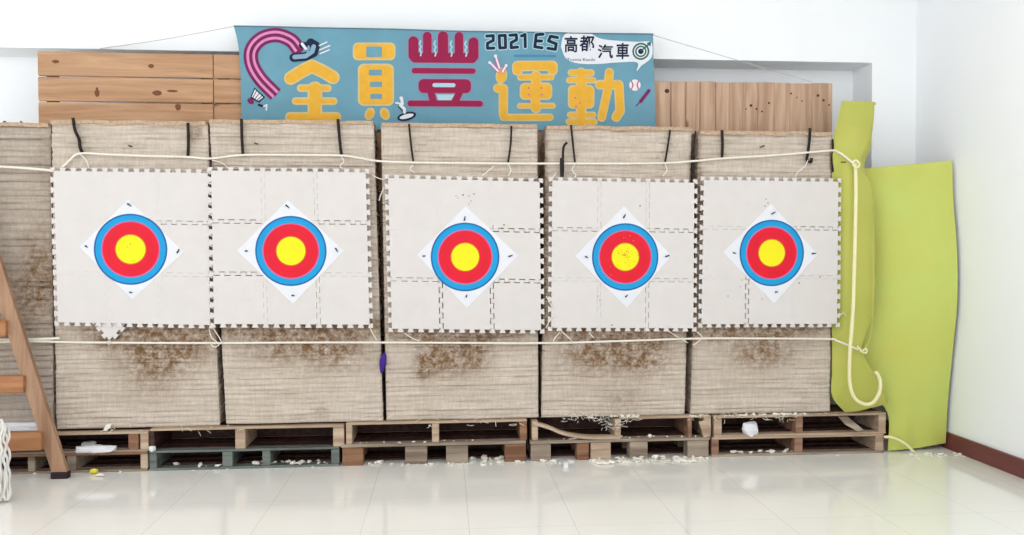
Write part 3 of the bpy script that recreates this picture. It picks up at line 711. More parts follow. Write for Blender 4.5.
mb = MB(); ribbon(mb, [(515, 55.7), (555, 56)], 2.4, 1); build('printed_bar', mb, M['b_bar'], bt)
# speech bubble
mb = MB(); poly(mb, smooth2([(561, 47), (562.5, 38), (567, 33), (574, 31.5), (588, 32.5), (600, 38.5), (616, 40.8), (637, 42.2), (649, 42), (652, 47), (651.5, 57), (646, 62.5), (641, 66), (636.5, 71), (637, 62.5), (617, 62.5), (598, 64), (578, 63.5), (566, 58.5), (561, 47)], 4)[:-1], 1)
build('speech_bubble', mb, M['b_white'], bt)
def text_part(name, body, x0, y0, x1, y1, mat, bold=.0, lay=2):
    cu = bpy.data.curves.new('t', 'FONT'); cu.body = body; cu.size = 1; cu.offset = bold; cu.resolution_u = 3
    ob = bpy.data.objects.new('t', cu); C.objects.link(ob)
    dg = bpy.context.evaluated_depsgraph_get(); dg.update()
    me = bpy.data.meshes.new_from_object(ob.evaluated_get(dg)); C.objects.unlink(ob); bpy.data.objects.remove(ob)
    vs = [v.co.copy() for v in me.vertices]; fs = [tuple(p.vertices) for p in me.polygons]
    if not vs: return
    a = min(v.x for v in vs); b_ = max(v.x for v in vs); c = min(v.y for v in vs); d = max(v.y for v in vs)
    mb = MB(); mb.add([BP(x0+(v.x-a)/(b_-a)*(x1-x0), y1-(v.y-c)/(d-c)*(y1-y0), lay) for v in vs], fs); build(name, mb, M[mat], bt)
for ch, x0, y0, x1, y1 in (('高', 564.5, 36, 577.5, 52.5), ('都', 579.5, 35.5, 594.5, 51.5), ('汽', 597.5, 44.5, 613, 58.5), ('車', 616, 43.2, 629, 59.3)):
    text_part('lettering', ch, x0, y0, x1, y1, 'b_navy', .022)
text_part('lettering', 'Toyota Kaudu', 567, 58.2, 595, 61.8, 'b_navy', .0)
mb = MB()
def ring(mb, c, r, w, lay, n=32):
    for i in range(n):
        a = 2*math.pi*i/n; d = 2*math.pi*(i+1)/n
        mb.add([BP(c[0]+q*math.cos(t_), c[1]+q*math.sin(t_), lay) for t_, q in ((a, r-w/2), (a, r+w/2), (d, r+w/2), (d, r-w/2))], [(0, 1, 2, 3)])
ring(mb, (640.5, 51.7), 7.6, 1.7, 2); ring(mb, (640.5, 51.7), 4.9, 1.5, 2); ribbon(mb, [(641, 51), (648.5, 44.5)], 1.4, 3); poly(mb, [(646, 43.5), (650.5, 42.2), (649.8, 47.2)], 3)
build('round_emblem', mb, M['b_green'], bt)
mb = MB(); dot(mb, (640.5, 51.7), 2.7, 2.7, 2); build('round_emblem', mb, M['b_navy'], bt)
# curved striped track
pth = [(299, 50), (291, 40.5), (277, 35.5), (262, 39), (252, 50), (252, 64), (260.5, 79), (276, 95)]
m1, m2 = MB(), MB(); ribbon(m1, pth, 14.6, 1, cap=False, sm=7); [dot(m1, q_, 7.3, 7.3, 1, 0, 24) for q_ in smooth2(pth, 7)[2:-2]]
sp = smooth2(pth, 7)
for off in (-3.0, 3.0):
    q = []
    for i, p in enumerate(sp):
        a = sp[max(i-1, 0)]; c = sp[min(i+1, len(sp)-1)]; Ln = math.hypot(c[0]-a[0], c[1]-a[1]) or 1
        q.append((p[0]-(c[1]-a[1])/Ln*off, p[1]+(c[0]-a[0])/Ln*off))
    ribbon(m2, q, 2.7, 2, cap=False)
build('striped_track', m1, M['b_plum'], bt); build('striped_track', m2, M['b_pink'], bt)
# grey weight with navy outline, speed lines
m1, m2, m3 = MB(), MB(), MB()
ribbon(m1, [(294, 58), (306, 57), (314, 53), (316, 46), (311, 43)], 8.5, 3); ribbon(m2, [(295, 57.5), (306, 56.5), (312.5, 52), (314, 47)], 4.5, 4)
ribbon(m1, [(302, 46), (309, 45)], 6, 3); ribbon(m3, [(302.5, 44.5), (306, 49)], 2.8, 5)
for a, c in (((319.5, 46), (327, 42.5)), ((320, 50.3), (330, 46)), ((320.5, 54), (329.5, 50.2))): m4 = MB(); ribbon(m4, [a, c], 1.3, 3); build('speed_line', m4, M['b_white'], bt)
ribbon(m2, [(309, 47), (308, 52)], 2, 5)
build('hand_weight', m1, M['b_navy'], bt); build('hand_weight', m2, M['b_steel'], bt); build('hand_weight', m3, M['b_white'], bt)
# shuttlecock
m1, m2, m3 = MB(), MB(), MB()
poly(m1, [(250.3, 98), (254.5, 87.5), (265.5, 97.5), (259, 103)], 1); poly(m2, [(252, 97), (255, 89.5), (263.5, 97.5), (258.5, 101)], 2)
for a, c in (((253.2, 97.6), (256.5, 91.5)), ((255.3, 99), (259.5, 93.5)), ((257.4, 100.4), (262, 96.2))): ribbon(m1, [a, c], .8, 3)
dot(m3, (250.8, 101.3), 3.8, 2.7, 2, 35); ribbon(m2, [(264, 106.5), (267, 105), (266.5, 110)], 1.6, 2); ribbon(m1, [(259, 105), (263.5, 106.5)], 2.4, 1)
build('shuttlecock_print', m1, M['b_navy'], bt); build('shuttlecock_print', m2, M['b_white'], bt); build('shuttlecock_print', m3, M['b_plum'], bt)
# surfer
m1, m2 = MB(), MB()
dot(m1, (406.7, 116.5), 9.6, 4.2, 2, -14); dot(m2, (406.7, 116.5), 7.2, 2.2, 3, -14); ribbon(m2, [(401.5, 98), (402.5, 104), (400.5, 105.5), (404.5, 109), (404.5, 112.5)], 2.8, 3); ribbon(m2, [(396, 103), (402, 104)], 1.5, 3); dot(m2, (401.3, 98.2), 1.8, 1.8, 3)
ribbon(m1, [(398.5, 106.5), (403, 112)], 1, 2)
build('surfer_print', m1, M['b_navy'], bt); build('surfer_print', m2, M['b_white'], bt)
# skittles
m1, m2 = MB(), MB()
for a, c in (((495.7, 56.5), (499.5, 68)), ((490.5, 63), (498, 71)), ((505.8, 66), (502.5, 72))): ribbon(m1, [a, c], 3.4, 3); ribbon(m2, [a, c], 1.7, 4)
dot(m2, (495.5, 56), 1.7, 1.7, 4); dot(m2, (489.7, 62.5), 1.5, 1.5, 4); dot(m2, (506.2, 65.4), 1.4, 1.4, 4)
build('skittle_print', m1, M['lilac'], bt); build('skittle_print', m2, M['b_white'], bt)
# ball and bat
m1, m2, m3 = MB(), MB(), MB()
dot(m1, (634.7, 85.3), 5.7, 5.7, 1); ribbon(m2, [(631.3, 81.3), (632.8, 85.3), (631.3, 89.3)], 1.1, 2); ribbon(m2, [(638.2, 81.3), (636.7, 85.3), (638.2, 89.3)], 1.1, 2)
ribbon(m3, [(640.5, 101.5), (648.5, 91)], 3.4, 1); ribbon(m3, [(636, 106), (640, 102)], 1.2, 1)
build('ball_print', m1, M['b_white'], bt); build('ball_print', m2, M['red_line'], bt); build('bat_print', m3, M['b_plum'], bt)
mb = MB(); ribbon(mb, [(234.5, 26.3), (652.5, 34.8)], 1.2, 1); build('hem', mb, M['b_hem'], bt)
# banner strings
mb = MB(); mb.tube([P(233.5, 26.5, Y_BAN), P(160, 40, 5.24), P(100, 48.6, Y_WALL-.004)], .0022, 6, 4)
tag(build('banner_string', mb, M['string']), 'thin string running left from the top left corner of the banner', 'string')
mb = MB(); mb.tube([P(652.5, 35, Y_BAN), P(730, 58, 5.17), P(812, 82, Y_BOARD-.004)], .0022, 6, 4)
tag(build('banner_string', mb, M['string']), 'thin string running right from the banner down to the upright planks', 'string')

# ------------------------------------------------------------------ ropes and straps
YR = Y_BUTT-.024
def rope(pts, r, label, name='rope', mat='rope', cat='rope', Y=None, group=None, n=8, sm=6):
    mb = MB(); mb.tube([P(p[0], p[1], p[2] if len(p) > 2 else (Y or YR)) for p in pts], r, n, sm)
    return tag(build(name, mb, M[mat], flat=False), label, cat, group)
rope([(-60, 164), (0, 166.5), (30, 168.5), (52, 170.5, 4.855)], .0072, 'cream rope crossing the bare butt at far left into the first mat')
rope([(62, 168, 4.862), (70, 160), (80, 153.5), (110, 154.5), (150, 156), (188, 157), (211, 158.5), (243, 155), (300, 155), (341, 155.5), (360, 158), (378, 161), (413, 162.5), (460, 163), (508, 163.5), (575, 163.5), (620, 163.5), (665, 163), (694, 161), (722, 158.5), (770, 155.5), (808, 152.5), (832, 150.5), (838, 152, 4.83), (845, 156.5, 4.80), (853, 163, 4.795), (857, 164, 4.795)], .0064, 'long upper cream rope strung over the mats across all the butts')
rope([(-60, 339), (20, 339.5), (52, 338.5), (60, 338.2)], .0072, 'short upper one of two cream ropes behind the ladder, ending at the first mat')
rope([(-60, 344), (28, 341.5), (60, 342), (95, 342.5), (210, 343), (300, 342.5), (400, 342.5), (545, 343), (620, 341), (700, 338.5), (780, 338.5), (830, 339), (836, 340.5, 4.84), (845, 344, 4.80), (852, 347, 4.79), (858, 349.5, 4.79)], .0064, 'long lower cream rope strung below the mats across all the butts')
rope([(855.5, 164, 4.80), (855.8, 200, 4.79), (854.5, 260, 4.775), (853, 310, 4.765), (850, 350, 4.76), (849.5, 380, 4.76), (854, 397, 4.755), (864, 404, 4.75), (873, 402.5, 4.75), (879.5, 392, 4.75), (880, 380, 4.755), (875.5, 371, 4.76)], .0115, 'thick yellowish rope hanging in a hook shape down the olive sheet', mat='thick_rope')
rope([(851, 163, 4.80), (856, 160.5, 4.785), (859.5, 164.5, 4.785), (856, 168, 4.785), (852.5, 164, 4.79)], .007, 'rope knot pinching the olive sheet near its folded top', name='rope_knot', mat='thick_rope')
rope([(857, 346, 4.785), (862, 351, 4.775), (866, 348.5, 4.775), (866, 353, 4.775), (860, 351, 4.785)], .006, 'rope knot pinching the olive sheet near its lower end', name='rope_knot', mat='thick_rope')
rope([(873, 205, 4.822), (873.5, 260, 4.80), (873, 310, 4.80), (870, 338, 4.79), (864, 349, 4.775)], .0035, 'thin olive cord running down beside the thick rope to the lower knot', name='cord', mat='green2', cat='cord')
# floor rope end
mb = MB(); mb.tube([P(884, 437, 4.845), P(892, 437.5, 4.83), P(904, 443, 4.81)] + [Vector((P(915, 447.5, 4.80).x, 4.80, .012))+Vector((0, 0, 0))], .009, 8, 6)
tag(build('rope', mb, M['thick_rope'], flat=False), 'yellowish rope end sloping from the right end pallet to the floor', 'rope')
# little lashings between mats and ropes
lash = [([(80, 154), (86, 160), (89, 168)], 'lashing under the top left strap of the first mat'),
        ([(212, 160), (222, 163), (228, 168)], 'lashing from upper rope to the top left corner of the second mat'),
        ([(341, 157), (344, 161), (340, 166), (343, 169)], 'lashing from upper rope to the top right of the second mat'),
        ([(372, 175), (378, 178), (385, 180)], 'lashing across the top of the gap between second and third mats'),
        ([(384, 187), (381, 194), (379, 201)], 'lashing hanging in the gap beside the middle mat'),
        ([(413, 165), (410, 169), (415, 173)], 'lashing from upper rope to the top left of the middle mat'),
        ([(494, 166), (488, 171), (482, 176)], 'lashing from upper rope to the top centre of the middle mat'),
        ([(508, 164), (511, 170), (508, 176)], 'lashing from upper rope to the top right of the middle mat'),
        ([(556, 173), (553, 177), (550, 181)], 'lashing at the top left corner of the fourth mat'),
        ([(575, 164), (572, 170), (576, 175), (573, 179)], 'lashing from upper rope to the top left of the fourth mat'),
        ([(665, 164), (667, 170), (663, 176)], 'lashing from upper rope to the top right of the fourth mat'),
        ([(808, 160), (805, 166), (798, 172), (795, 177)], 'lashing from upper rope to the top right of the rightmost mat'),
        ([(209, 329), (212, 338), (219, 344), (214, 347), (209, 342)], 'knotted lashing below the seam between first and second mats'),
        ([(213, 328), (219, 337), (222, 343)], 'straight lashing below the bottom left corner of the second mat'),
        ([(370, 328), (373, 334), (377, 340)], 'lashing below the bottom right corner of the second mat'),
        ([(404, 333), (412, 338), (419, 341)], 'lashing below the bottom left of the middle mat'),
        ([(560, 332), (555, 338), (553, 342)], 'left lashing below the fourth mat'),
        ([(561, 331), (567, 336), (572, 341)], 'slanting lashing beside the left lashing below the fourth mat'),
        ([(589, 332), (592, 336), (594, 338)], 'short lashing below the fourth mat centre'),
        ([(668, 331), (678, 337), (688, 343)], 'long slanting lashing below the right part of the fourth mat'),
        ([(697, 332), (702, 337), (698, 342), (693, 345)], 'curled lashing below the seam between the two right mats'),
        ([(546, 296), (550, 303), (553, 309)], 'thin lashing low in the gap between the third and fourth mats'),
        ([(553, 315), (549, 322), (546, 328)], 'thin lashing at the foot of the gap between the third and fourth mats'),
        ([(838, 316), (844, 313), (846, 316)], 'tiny lashing at the lower right edge of the rightmost mat')]
for pts, lab in lash:
    rope([(x, y, Y_MAT-.008 if (y > 290 and x > 530 and y < 330) else 4.856) for x, y in pts], .0028, 'thin '+lab if not lab.startswith('thin') else lab, name='lashing', cat='lashing', group='thin cream lashings tying the mats to the ropes', n=6, sm=4)
straps = [([(73, 119), (75, 130), (79, 139), (80, 147), (83, 154)], .0072, 'zigzag black strap over the top left of the first butt'),
          ([(188, 124), (188.5, 140), (188, 157)], .0072, 'straight black strap over the top right of the first butt'),
          ([(211, 158), (211, 163), (210, 167)], .0045, 'short black strap where the first and second mats meet'),
          ([(241.5, 120), (242, 138), (243, 154)], .0072, 'black strap below the left edge of the banner'),
          ([(338, 120), (339.5, 138), (341.5, 156)], .0072, 'black strap below the yellow first character of the banner'),
          ([(409, 125), (411, 145), (413.5, 163)], .005, 'black strap below the surfer print on the banner'),
          ([(511.5, 127), (510.5, 145), (508, 163)], .005, 'black strap over the right part of the middle butt'),
          ([(571, 126), (573, 145), (575, 163)], .005, 'straight black strap over the left part of the fourth butt'),
          ([(670, 131), (668, 145), (665, 162)], .005, 'slanting black strap over the right part of the fourth butt'),
          ([(695.5, 132), (694, 148), (693.5, 160), (692.5, 175)], .0045, 'black strap over the gap between the two right butts'),
          ([(722, 131), (722.5, 145), (722, 158)], .0072, 'black strap over the left part of the rightmost butt'),
          ([(810, 129), (809.5, 140), (808, 152), (807, 160), (811, 162), (811.5, 158)], .0072, 'black hooked strap over the right part of the rightmost butt'),
          ([(832.5, 140), (833, 148), (832, 160), (833, 172)], .005, 'black strap end at the right edge of the rightmost butt')]
for pts, r, lab in straps:
    mb = MB(); Q = YR+.006
    pp = [P(x, y, Q) for x, y in pts]; pp[0] = Vector((pp[0].x, pp[0].y, pp[0].z+.006))
    mb.tube(pp, r*1.25, 7, 4); tag(build('strap', mb, M['strap']), lab, 'strap', 'black straps hung over the butts')
mb = MB(); mb.tube([P(567, 142.5, 4.85), P(564, 146, 4.85), P(563, 152, 4.85), P(563, 158, 4.85)], .0075, 8, 4); mb.tube([P(562, 158, 4.855), P(562, 166, 4.855), P(562, 178, 4.856)], lambda f: .014*(1-.3*abs(f-.4)), 8, 4)
tag(build('hook_cord', mb, M['strap']), 'thick black knotted cord hanging between the middle and fourth mats', 'cord')
mb = MB(); mb.tube([P(385, 353, 4.86), P(383.5, 358, 4.855), P(382.5, 365, 4.853), P(381.5, 373, 4.856)], lambda f: .007+.015*math.sin(math.pi*min(1, max(0.05, f))), 10, 6)
tag(build('purple_cord', mb, M['purple'], flat=False), 'purple cord bundle hanging below the gap between second and middle mats', 'cord')
mb = MB(); mb.tube([P(5, 122.5, 4.94), P(14, 124, 4.94), P(21, 123, 4.94)], .004, 6, 4); mb.lump(P(5, 122.5, 4.94), .012, 1); mb.lump(P(21, 123, 4.94), .011, 2)
tag(build('cable_clip', mb, M['pin']), 'small dark clip lying on top of the butt at far left', 'clip')
mb = MB(); mb.tube([P(841, 162, 4.80), P(846, 162.3, 4.80)], .004, 6, 3)
tag(build('pin', mb, M['strap']), 'black peg stuck in the olive sheet left of the upper rope knot', 'peg')
for x, y, lab in ((130, 146, 'first butt above its mat'), (762, 146.5, 'rightmost butt above its mat'), (256, 143.5, 'second butt above its mat')):
    mb = MB(); q = 4.868; mb.tube([P(x-2, y+1, q), P(x, y, q), P(x+2.5, y-1, q-.01)] if x > 700 else [P(x-1.6, y-.5, q), P(x, y, q), P(x+1.8, y+.6, q-.008)], .005, 6, 3)
    tag(build('nail', mb, M['pin']), 'dark nail stuck in the '+lab, 'nail')

# ------------------------------------------------------------------ green sheets
def sheet(rows, nx, th, name, mat, label):
    """rows: list of lists of world points left to right (same length)"""
    cols = []
    ys = [smooth(r, 6) for r in rows]
    grid = [smooth([r[i] for r in ys], 6) for i in range(len(ys[0]))]     # columns
    nc = len(grid); nr = len(grid[0])
    vs = [grid[i][j] for i in range(nc) for j in range(nr)]
    nrm = []
    for i in range(nc):
        for j in range(nr):
            a = grid[min(i+1, nc-1)][j]-grid[max(i-1, 0)][j]; c = grid[i][min(j+1, nr-1)]-grid[i][max(j-1, 0)]
            q = a.cross(c).normalized(); nrm.append(q if q.y > 0 else -q)
    n = len(vs); vs2 = [v+q*th for v, q in zip(vs, nrm)]; fs = []
    I = lambda i, j: i*nr+j
    for i in range(nc-1):
        for j in range(nr-1):
            f = (I(i, j), I(i, j+1), I(i+1, j+1), I(i+1, j)); fs.append(f); fs.append(tuple(n+k for k in reversed(f)))
    for i in range(nc-1):
        for j in (0, nr-1): f = (I(i, j), I(i+1, j), n+I(i+1, j), n+I(i, j)); fs.append(f if j == 0 else tuple(reversed(f)))
    for j in range(nr-1):
        for i in (0, nc-1): f = (I(i, j+1), I(i, j), n+I(i, j), n+I(i, j+1)); fs.append(f if i == 0 else tuple(reversed(f)))
    mb = MB(); mb.add(vs+vs2, fs)
    o = build(name, mb, M[mat], flat=False)
    m = o.modifiers.new('edges', 'EDGE_SPLIT'); m.split_angle = math.radians(40)
    return tag(o, label, 'foam sheet')
XG = X_R-.026
def GR(px, py):                         # right edge rests against the right wall
    return PX(px, py, XG)
rows = []
for yl, xl, Yl, ym, xm, Ym, yr, xr in ((168.5, 864, 5.02, 164.5, 908, 4.97, 160.5, 952.2), (200, 865, 5.0, 199, 910, 4.93, 198, 953.2), (250, 866, 4.99, 250, 912, 4.88, 250, 957.0), (300, 867, 4.98, 301, 914, 4.87, 302, 957.2), (350, 863, 4.97, 351, 915, 4.88, 352, 952.6), (385, 866, 4.97, 385, 915, 4.89, 386, 949.3), (413, 887.5, 4.93, 412, 916, 4.90, 411, 947.2), (451, 888, 4.885, 448, 917, 4.90, 443, 945.8)):
    e2 = GR(xr, yr)
    rows.append([P(xl, yl, Yl), P((xl+xm)/2, (yl+ym)/2, (Yl+Ym)/2-.015), P(xm, ym, Ym), P((xm+xr)/2, (ym+yr)/2, (Ym+e2.y)/2-.01), e2])
zmin = min(p.z for p in rows[-1])
for p in rows[-1]: p.z = max(p.z, .006)
sheet(rows, 0, .012, 'foam_sheet', 'green', 'large bright green foam sheet leaning bowed in the corner against the right wall')
rows = []
for y, xs_, Ys in ((101, (842, 857, 873.2, 873.6), (5.02, 5.0, 5.01, 5.03)), (116, (838.5, 856, 872.6, 873.2), (4.98, 4.955, 4.97, 5.01)), (132, (834.5, 853, 870.5, 872), (4.92, 4.885, 4.92, 4.99)),
                   (148, (832, 848, 865, 870.5), (4.875, 4.835, 4.86, 4.98)), (162, (832, 846, 858.5, 865), (4.87, 4.82, 4.83, 4.97)), (172, (832, 848, 862, 865), (4.88, 4.825, 4.84, 4.90)), (190, (832, 852, 870, 871.5), (4.895, 4.83, 4.86, 4.88)),
                   (250, (832, 853, 873, 874.5), (4.90, 4.83, 4.85, 4.87)), (310, (832, 853, 871.5, 873), (4.90, 4.83, 4.845, 4.865)), (348, (832, 848, 861, 862.5), (4.90, 4.825, 4.82, 4.85)),
                   (372, (832, 848, 871, 872.5), (4.885, 4.815, 4.83, 4.85)), (396, (832, 850, 881, 882.5), (4.885, 4.835, 4.845, 4.86))):
    rows.append([P(x, y+(1.0 if x > 860 and y < 110 else 0), Y) for x, Y in zip(xs_, Ys)])
rows.append([P(845, 413.5, 4.885), P(858, 411, 4.87), P(884.5, 404.5, 4.865), P(885.8, 404, 4.88)])
for p in rows[-1]: p.z = max(p.z, .258)
sheet(rows, 0, .012, 'foam_sheet', 'green2', 'narrow olive foam sheet pinched by knots, standing on the right end pallet')

# ------------------------------------------------------------------ ladder
t = thing('wooden_ladder', (-2.95, 4.78, 0), 'brown wooden ladder leaning at the left edge, with broad plank treads', 'ladder')
def lean(z): return 4.755 + z*.03
xf = P(63.0, 474, 4.76).x; xt = P(-7, 256, 4.80).x; zt = P(-7, 256, 4.80).z
slope = (xt-xf)/zt; zT = 1.95; xc = -3.02
def rail(sgn):
    mb = MB(); w = .042; d = .032
    def X(z): x = xf+slope*z; return x if sgn > 0 else 2*xc-x
    z0 = .035
    vs = []
    for z in (z0, zT):
        for dx, dy in ((-w, -d/2), (w, -d/2), (w, d/2), (-w, d/2)): vs.append((X(z)+dx, lean(z)+dy, z))
    mb.add(vs, [(0, 3, 2, 1), (4, 5, 6, 7), (0, 1, 5, 4), (1, 2, 6, 5), (2, 3, 7, 6), (3, 0, 4, 7)])
    r_ = build('rail', mb, M['ladder'], t)
    mb = MB(); mb.box(X(z0)-.047, X(z0)+.047, 4.735, 4.777, 0, .04, bev=.004); f = build('foot', mb, M['rubber'], t); f['label'] = 'dark rubber foot'
rail(1); rail(-1)
for (ya, yb) in ((431, 449), (375, 392), (320, 336), (266, 281), (213, 227), (162, 175)):
    z1 = P(10, ya, 4.77).z; z0 = P(10, yb, 4.77).z; zm = (z0+z1)/2
    xr = xf+slope*zm-.03; xl = 2*xc-xr
    mb = MB(); y = lean(zm); mb.box(xl, xr, y-.045, y+.012, z0, z1, bev=.005); build('tread', mb, M['tread'], t)
mb = MB(); xr = xf+slope*zT+.07; mb.box(2*xc-xr, xr, lean(zT)-.07, lean(zT)+.03, zT, zT+.03, bev=.004); build('top_cap', mb, M['tread'], t)

# ------------------------------------------------------------------ white net bundle at the left
mb = MB(); rnd = random.Random(5)
Yn = 4.33
for k in range(44):
    px = -62+k*1.6; y0 = 423+rnd.uniform(-4, 10) + max(0, -px)*.1
    top = P(px+rnd.uniform(-1.5, 1.5), y0, Yn+rnd.uniform(-.05, .05)); pts = []
    xe = px+rnd.uniform(0, 3)
    for j in range(12):
        f = j/11; p = top.lerp(Vector((P(xe, 480, Yn).x, top.y-.03, .008)), f)
        pts.append(p+Vector((math.sin(j*2.3+k*1.7)*.006, math.cos(j*1.7+k*2)*.006, 0)))
    mb.tube(pts, .0062, 6, 3)
tag(build('net_bundle', mb, M['white_rope'], flat=False), 'bundle of white knotted net hanging to the floor at the lower left edge', 'net')

# ------------------------------------------------------------------ small things on and around the pallets
def crumple(c, sx, sy, sz, seed, name, mat, label, cat, n=14):
    mb = MB(); vs = []; fs = []; m_ = n
    for j in range(m_+1):
        th = math.pi*j/m_
        for i in range(2*n):
            ph = 2*math.pi*i/(2*n); d = Vector((math.sin(th)*math.cos(ph), math.sin(th)*math.sin(ph), math.cos(th)))
            k = 1+.35*noise.noise(d*2.1+Vector((seed, 0, 0)))+.22*noise.noise(d*5.3+Vector((0, seed, 0)))
            q = Vector((max(-.85, min(.85, d.x*k))*sx, max(-.85, min(.85, d.y*k))*sy, max(-.8, min(.85, d.z*k))*sz)); vs.append(Vector(c)+q)
    for j in range(m_):
        for i in range(2*n): a = j*2*n+i; b_ = j*2*n+(i+1) % (2*n); fs.append((a, a+2*n, b_+2*n, b_))
    mb.add(vs, fs); return tag(build(name, mb, M[mat]), label, cat)
c = P(750, 429.5, 4.88); crumple(c, .062, .035, .058, 3, 'crumpled_paper', 'plastic', 'crumpled white paper stuffed in the upper right pallet', 'paper', 4)
c = P(21, 423.5, 4.868); crumple((c.x, 4.866, .236+.033), .125, .03, .038, 5, 'crumpled_sheet', 'plastic', 'crumpled white plastic lying on the pallet left of the ladder rail', 'plastic sheet')
c = P(94, 449.5, 4.84); crumple((c.x, 4.868, .114+.022), .13, .03, .025, 9, 'plastic_strip', 'plastic', 'torn white and grey plastic strip on the lower left pallet', 'plastic strip')
c = P(86, 445.5, 4.86); crumple((c.x, 4.90, .114+.03), .05, .03, .034, 12, 'grey_scrap', 'grey_plastic', 'grey scrap standing behind the torn plastic strip', 'scrap')
mb = MB(); c = P(94.5, 468.5, 4.82); mb.lump((c.x, 4.82, .020), .023, 3, (1.2, .8, .8), .25); tag(build('foam_chip', mb, M['crumb_y']), 'yellow foam chip on the floor in front of the lower left pallet', 'foam chip')
mb = MB(); c = P(94, 475, 4.7); mb.lump((c.x, 4.77, .010), .02, 5, (1.3, .8, .5), .25); tag(build('foam_chip', mb, M['crumb']), 'pale foam chip on the floor just below the yellow chip', 'foam chip')
mb = MB(); c = P(565.5, 466.5, 4.7); z = P(565.5, 466.5, 4.74); mb.box(z.x-.013, z.x+.013, 4.72, 4.745, 0, .026, jit=.001); tag(build('foam_chip', mb, M['plastic']), 'small white cube on the floor in front of the broken board', 'foam chip')
mb = MB(); c = P(151, 447, 4.845); mb.lump((c.x, 4.862, .118+.017), .022, 8, (1.1, .8, .9), .25); tag(build('foam_chip', mb, M['plastic']), 'white chip at the joint of the two left lower pallets', 'foam chip')
mb = MB(); c = P(108, 426.5, 4.87); mb.slab([P(103, 430.5, 4.862), P(106, 425, 4.862), P(111.5, 423.5, 4.862), P(110, 427.5, 4.862), P(106, 431, 4.862)], .008); tag(build('foam_chip', mb, M['crumb']), 'cream chip leaning on the bottom edge of the first butt', 'foam chip')

def crumbs(regs, name, label, mat='crumb', seed=1):
    mb = MB(); rnd = random.Random(seed)
    for (px0, px1, y0, y1, z, n, r) in regs:
        for k in range(n):
            px = rnd.uniform(px0, px1); x = XP(px, 440, 4.86); y = rnd.uniform(y0, y1); rr = rnd.choice((rnd.uniform(.25, .6), rnd.uniform(.4, 1.3)))*r
            if noise.noise(Vector((px*.11, y*9, seed))) < -.12: continue
            mb.lump((x, y, z+rr*.45), rr, rnd.random(), (rnd.uniform(.8, 1.8), 1, rnd.uniform(.5, 1)), .5)
    o = build(name, mb, M[mat]); o['kind'] = 'stuff'; tag(o, label, 'crumbs'); return o
crumbs([(534, 706, 4.79, 4.86, 0, 150, .011), (590, 700, 4.74, 4.84, 0, 220, .012), (598, 690, 4.80, 4.85, .012, 60, .012), (445, 525, 4.80, 4.862, 0, 50, .008), (400, 445, 4.83, 4.87, 0, 20, .008)], 'foam_crumbs', 'scattered whitish foam crumbs along the floor before the middle pallets', seed=2)
crumbs([(250, 335, 4.87, 4.95, .016, 60, .012), (165, 232, 4.87, 4.94, .016, 20, .010), (366, 402, 4.875, 4.95, .001, 16, .015), (466, 504, 4.875, 4.96, .001, 36, .013), (735, 795, 4.87, 4.93, .016, 40, .012)], 'foam_crumbs', 'pale foam crumbs lying inside the lower pallets', seed=3)
crumbs([(728, 800, 4.845, 4.885, .258, 80, .010), (590, 640, 4.845, 4.88, .263, 60, .009), (690, 728, 4.85, 4.88, .258, 20, .008), (800, 838, 4.85, 4.885, .258, 20, .007), (600, 700, 4.862, 4.9, .13, 30, .010), (530, 620, 4.862, 4.88, .13, 14, .008), (350, 480, 4.862, 4.9, .133, 24, .006)], 'foam_crumbs', 'foam crumbs strewn on top of the right pallets', seed=4)
crumbs([(893, 955, 4.70, 4.80, 0, 90, .008), (905, 945, 4.78, 4.83, 0, 60, .009), (790, 890, 4.80, 4.85, 0, 18, .006), (955, 1000, 4.3, 4.75, 0, 9, .006)], 'foam_crumbs', 'litter of crumbs on the floor at the foot of the green sheet', seed=5)
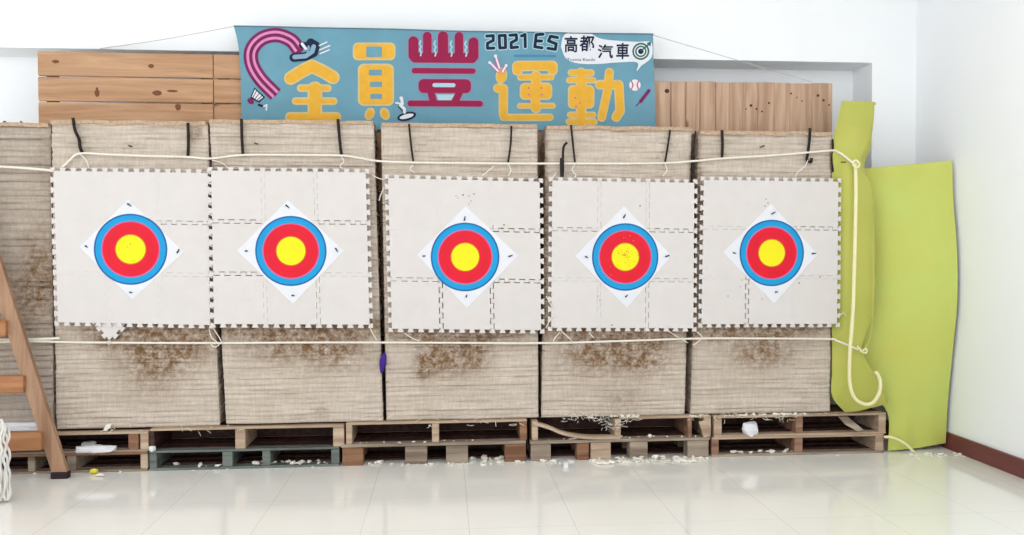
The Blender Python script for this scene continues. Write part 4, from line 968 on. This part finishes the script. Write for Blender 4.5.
crumbs([(20, 330, 4.82, 4.858, 0, 36, .006)], 'foam_crumbs', 'few small crumbs along the floor at the left pallets', seed=6)
# straw fibres hanging off pallet fronts
mb = MB(); rnd = random.Random(8)
for px0, px1, yb, n in ((560, 640, 417, 46), (690, 800, 416, 40), (600, 625, 424, 20), (380, 520, 421, 16), (95, 250, 428, 14)):
    for k in range(n):
        px = rnd.uniform(px0, px1); a = P(px, yb+rnd.uniform(-3, 4), 4.853); L_ = rnd.uniform(.015, .05); an = rnd.uniform(0, 6.28)
        d = Vector((math.cos(an)*L_, rnd.uniform(-.006, 0), math.sin(an)*L_*.6)); mb.tube([a, a+d*.5+Vector((0, -.003, rnd.uniform(-.008, .008))), a+d], .0013, 4, 2)
o = tag(build('straw_fibres', mb, M['crumb']), 'loose straw fibres sticking out along the upper pallet edge', 'straw'); o['kind'] = 'stuff'

# ------------------------------------------------------------------ light
w = bpy.data.worlds.new('world'); SC.world = w; w.use_nodes = True
w.node_tree.nodes['Background'].inputs[0].default_value = (.93, .97, 1, 1); w.node_tree.nodes['Background'].inputs[1].default_value = 2.7
def lamp(x, y, e, sx=1.2, sy=.6, col=(1, .99, .98)):
    l = bpy.data.lights.new('ceiling_lamp', 'AREA'); l.shape = 'RECTANGLE'; l.size = sx; l.size_y = sy; l.energy = e; l.color = col
    o = bpy.data.objects.new('ceiling_lamp', l); C.objects.link(o); o.location = (x, y, Z_CEIL-.03)
def point_fill(x, y, e, z=2.95):  # unseen point light added to brighten the walls, no fixture behind it
    l = bpy.data.lights.new('fill_light', 'POINT'); l.shadow_soft_size = .3; l.energy = e; l.color = (1, .99, .98)
    o = bpy.data.objects.new('fill_light', l); C.objects.link(o); o.location = (x, y, z)
for x in (-3.2, -.6, 2.0):
    point_fill(x, 3.2, {-3.2: 4, -.6: 9, 2.0: 17}[x], 2.9); point_fill(x, 1.2, 18); point_fill(x, -.8, 24)
SC.view_settings.view_transform = 'Standard'; SC.view_settings.look = 'None'; SC.view_settings.gamma = 1; SC.view_settings.use_curve_mapping = False
SC.view_settings.exposure = -0.55
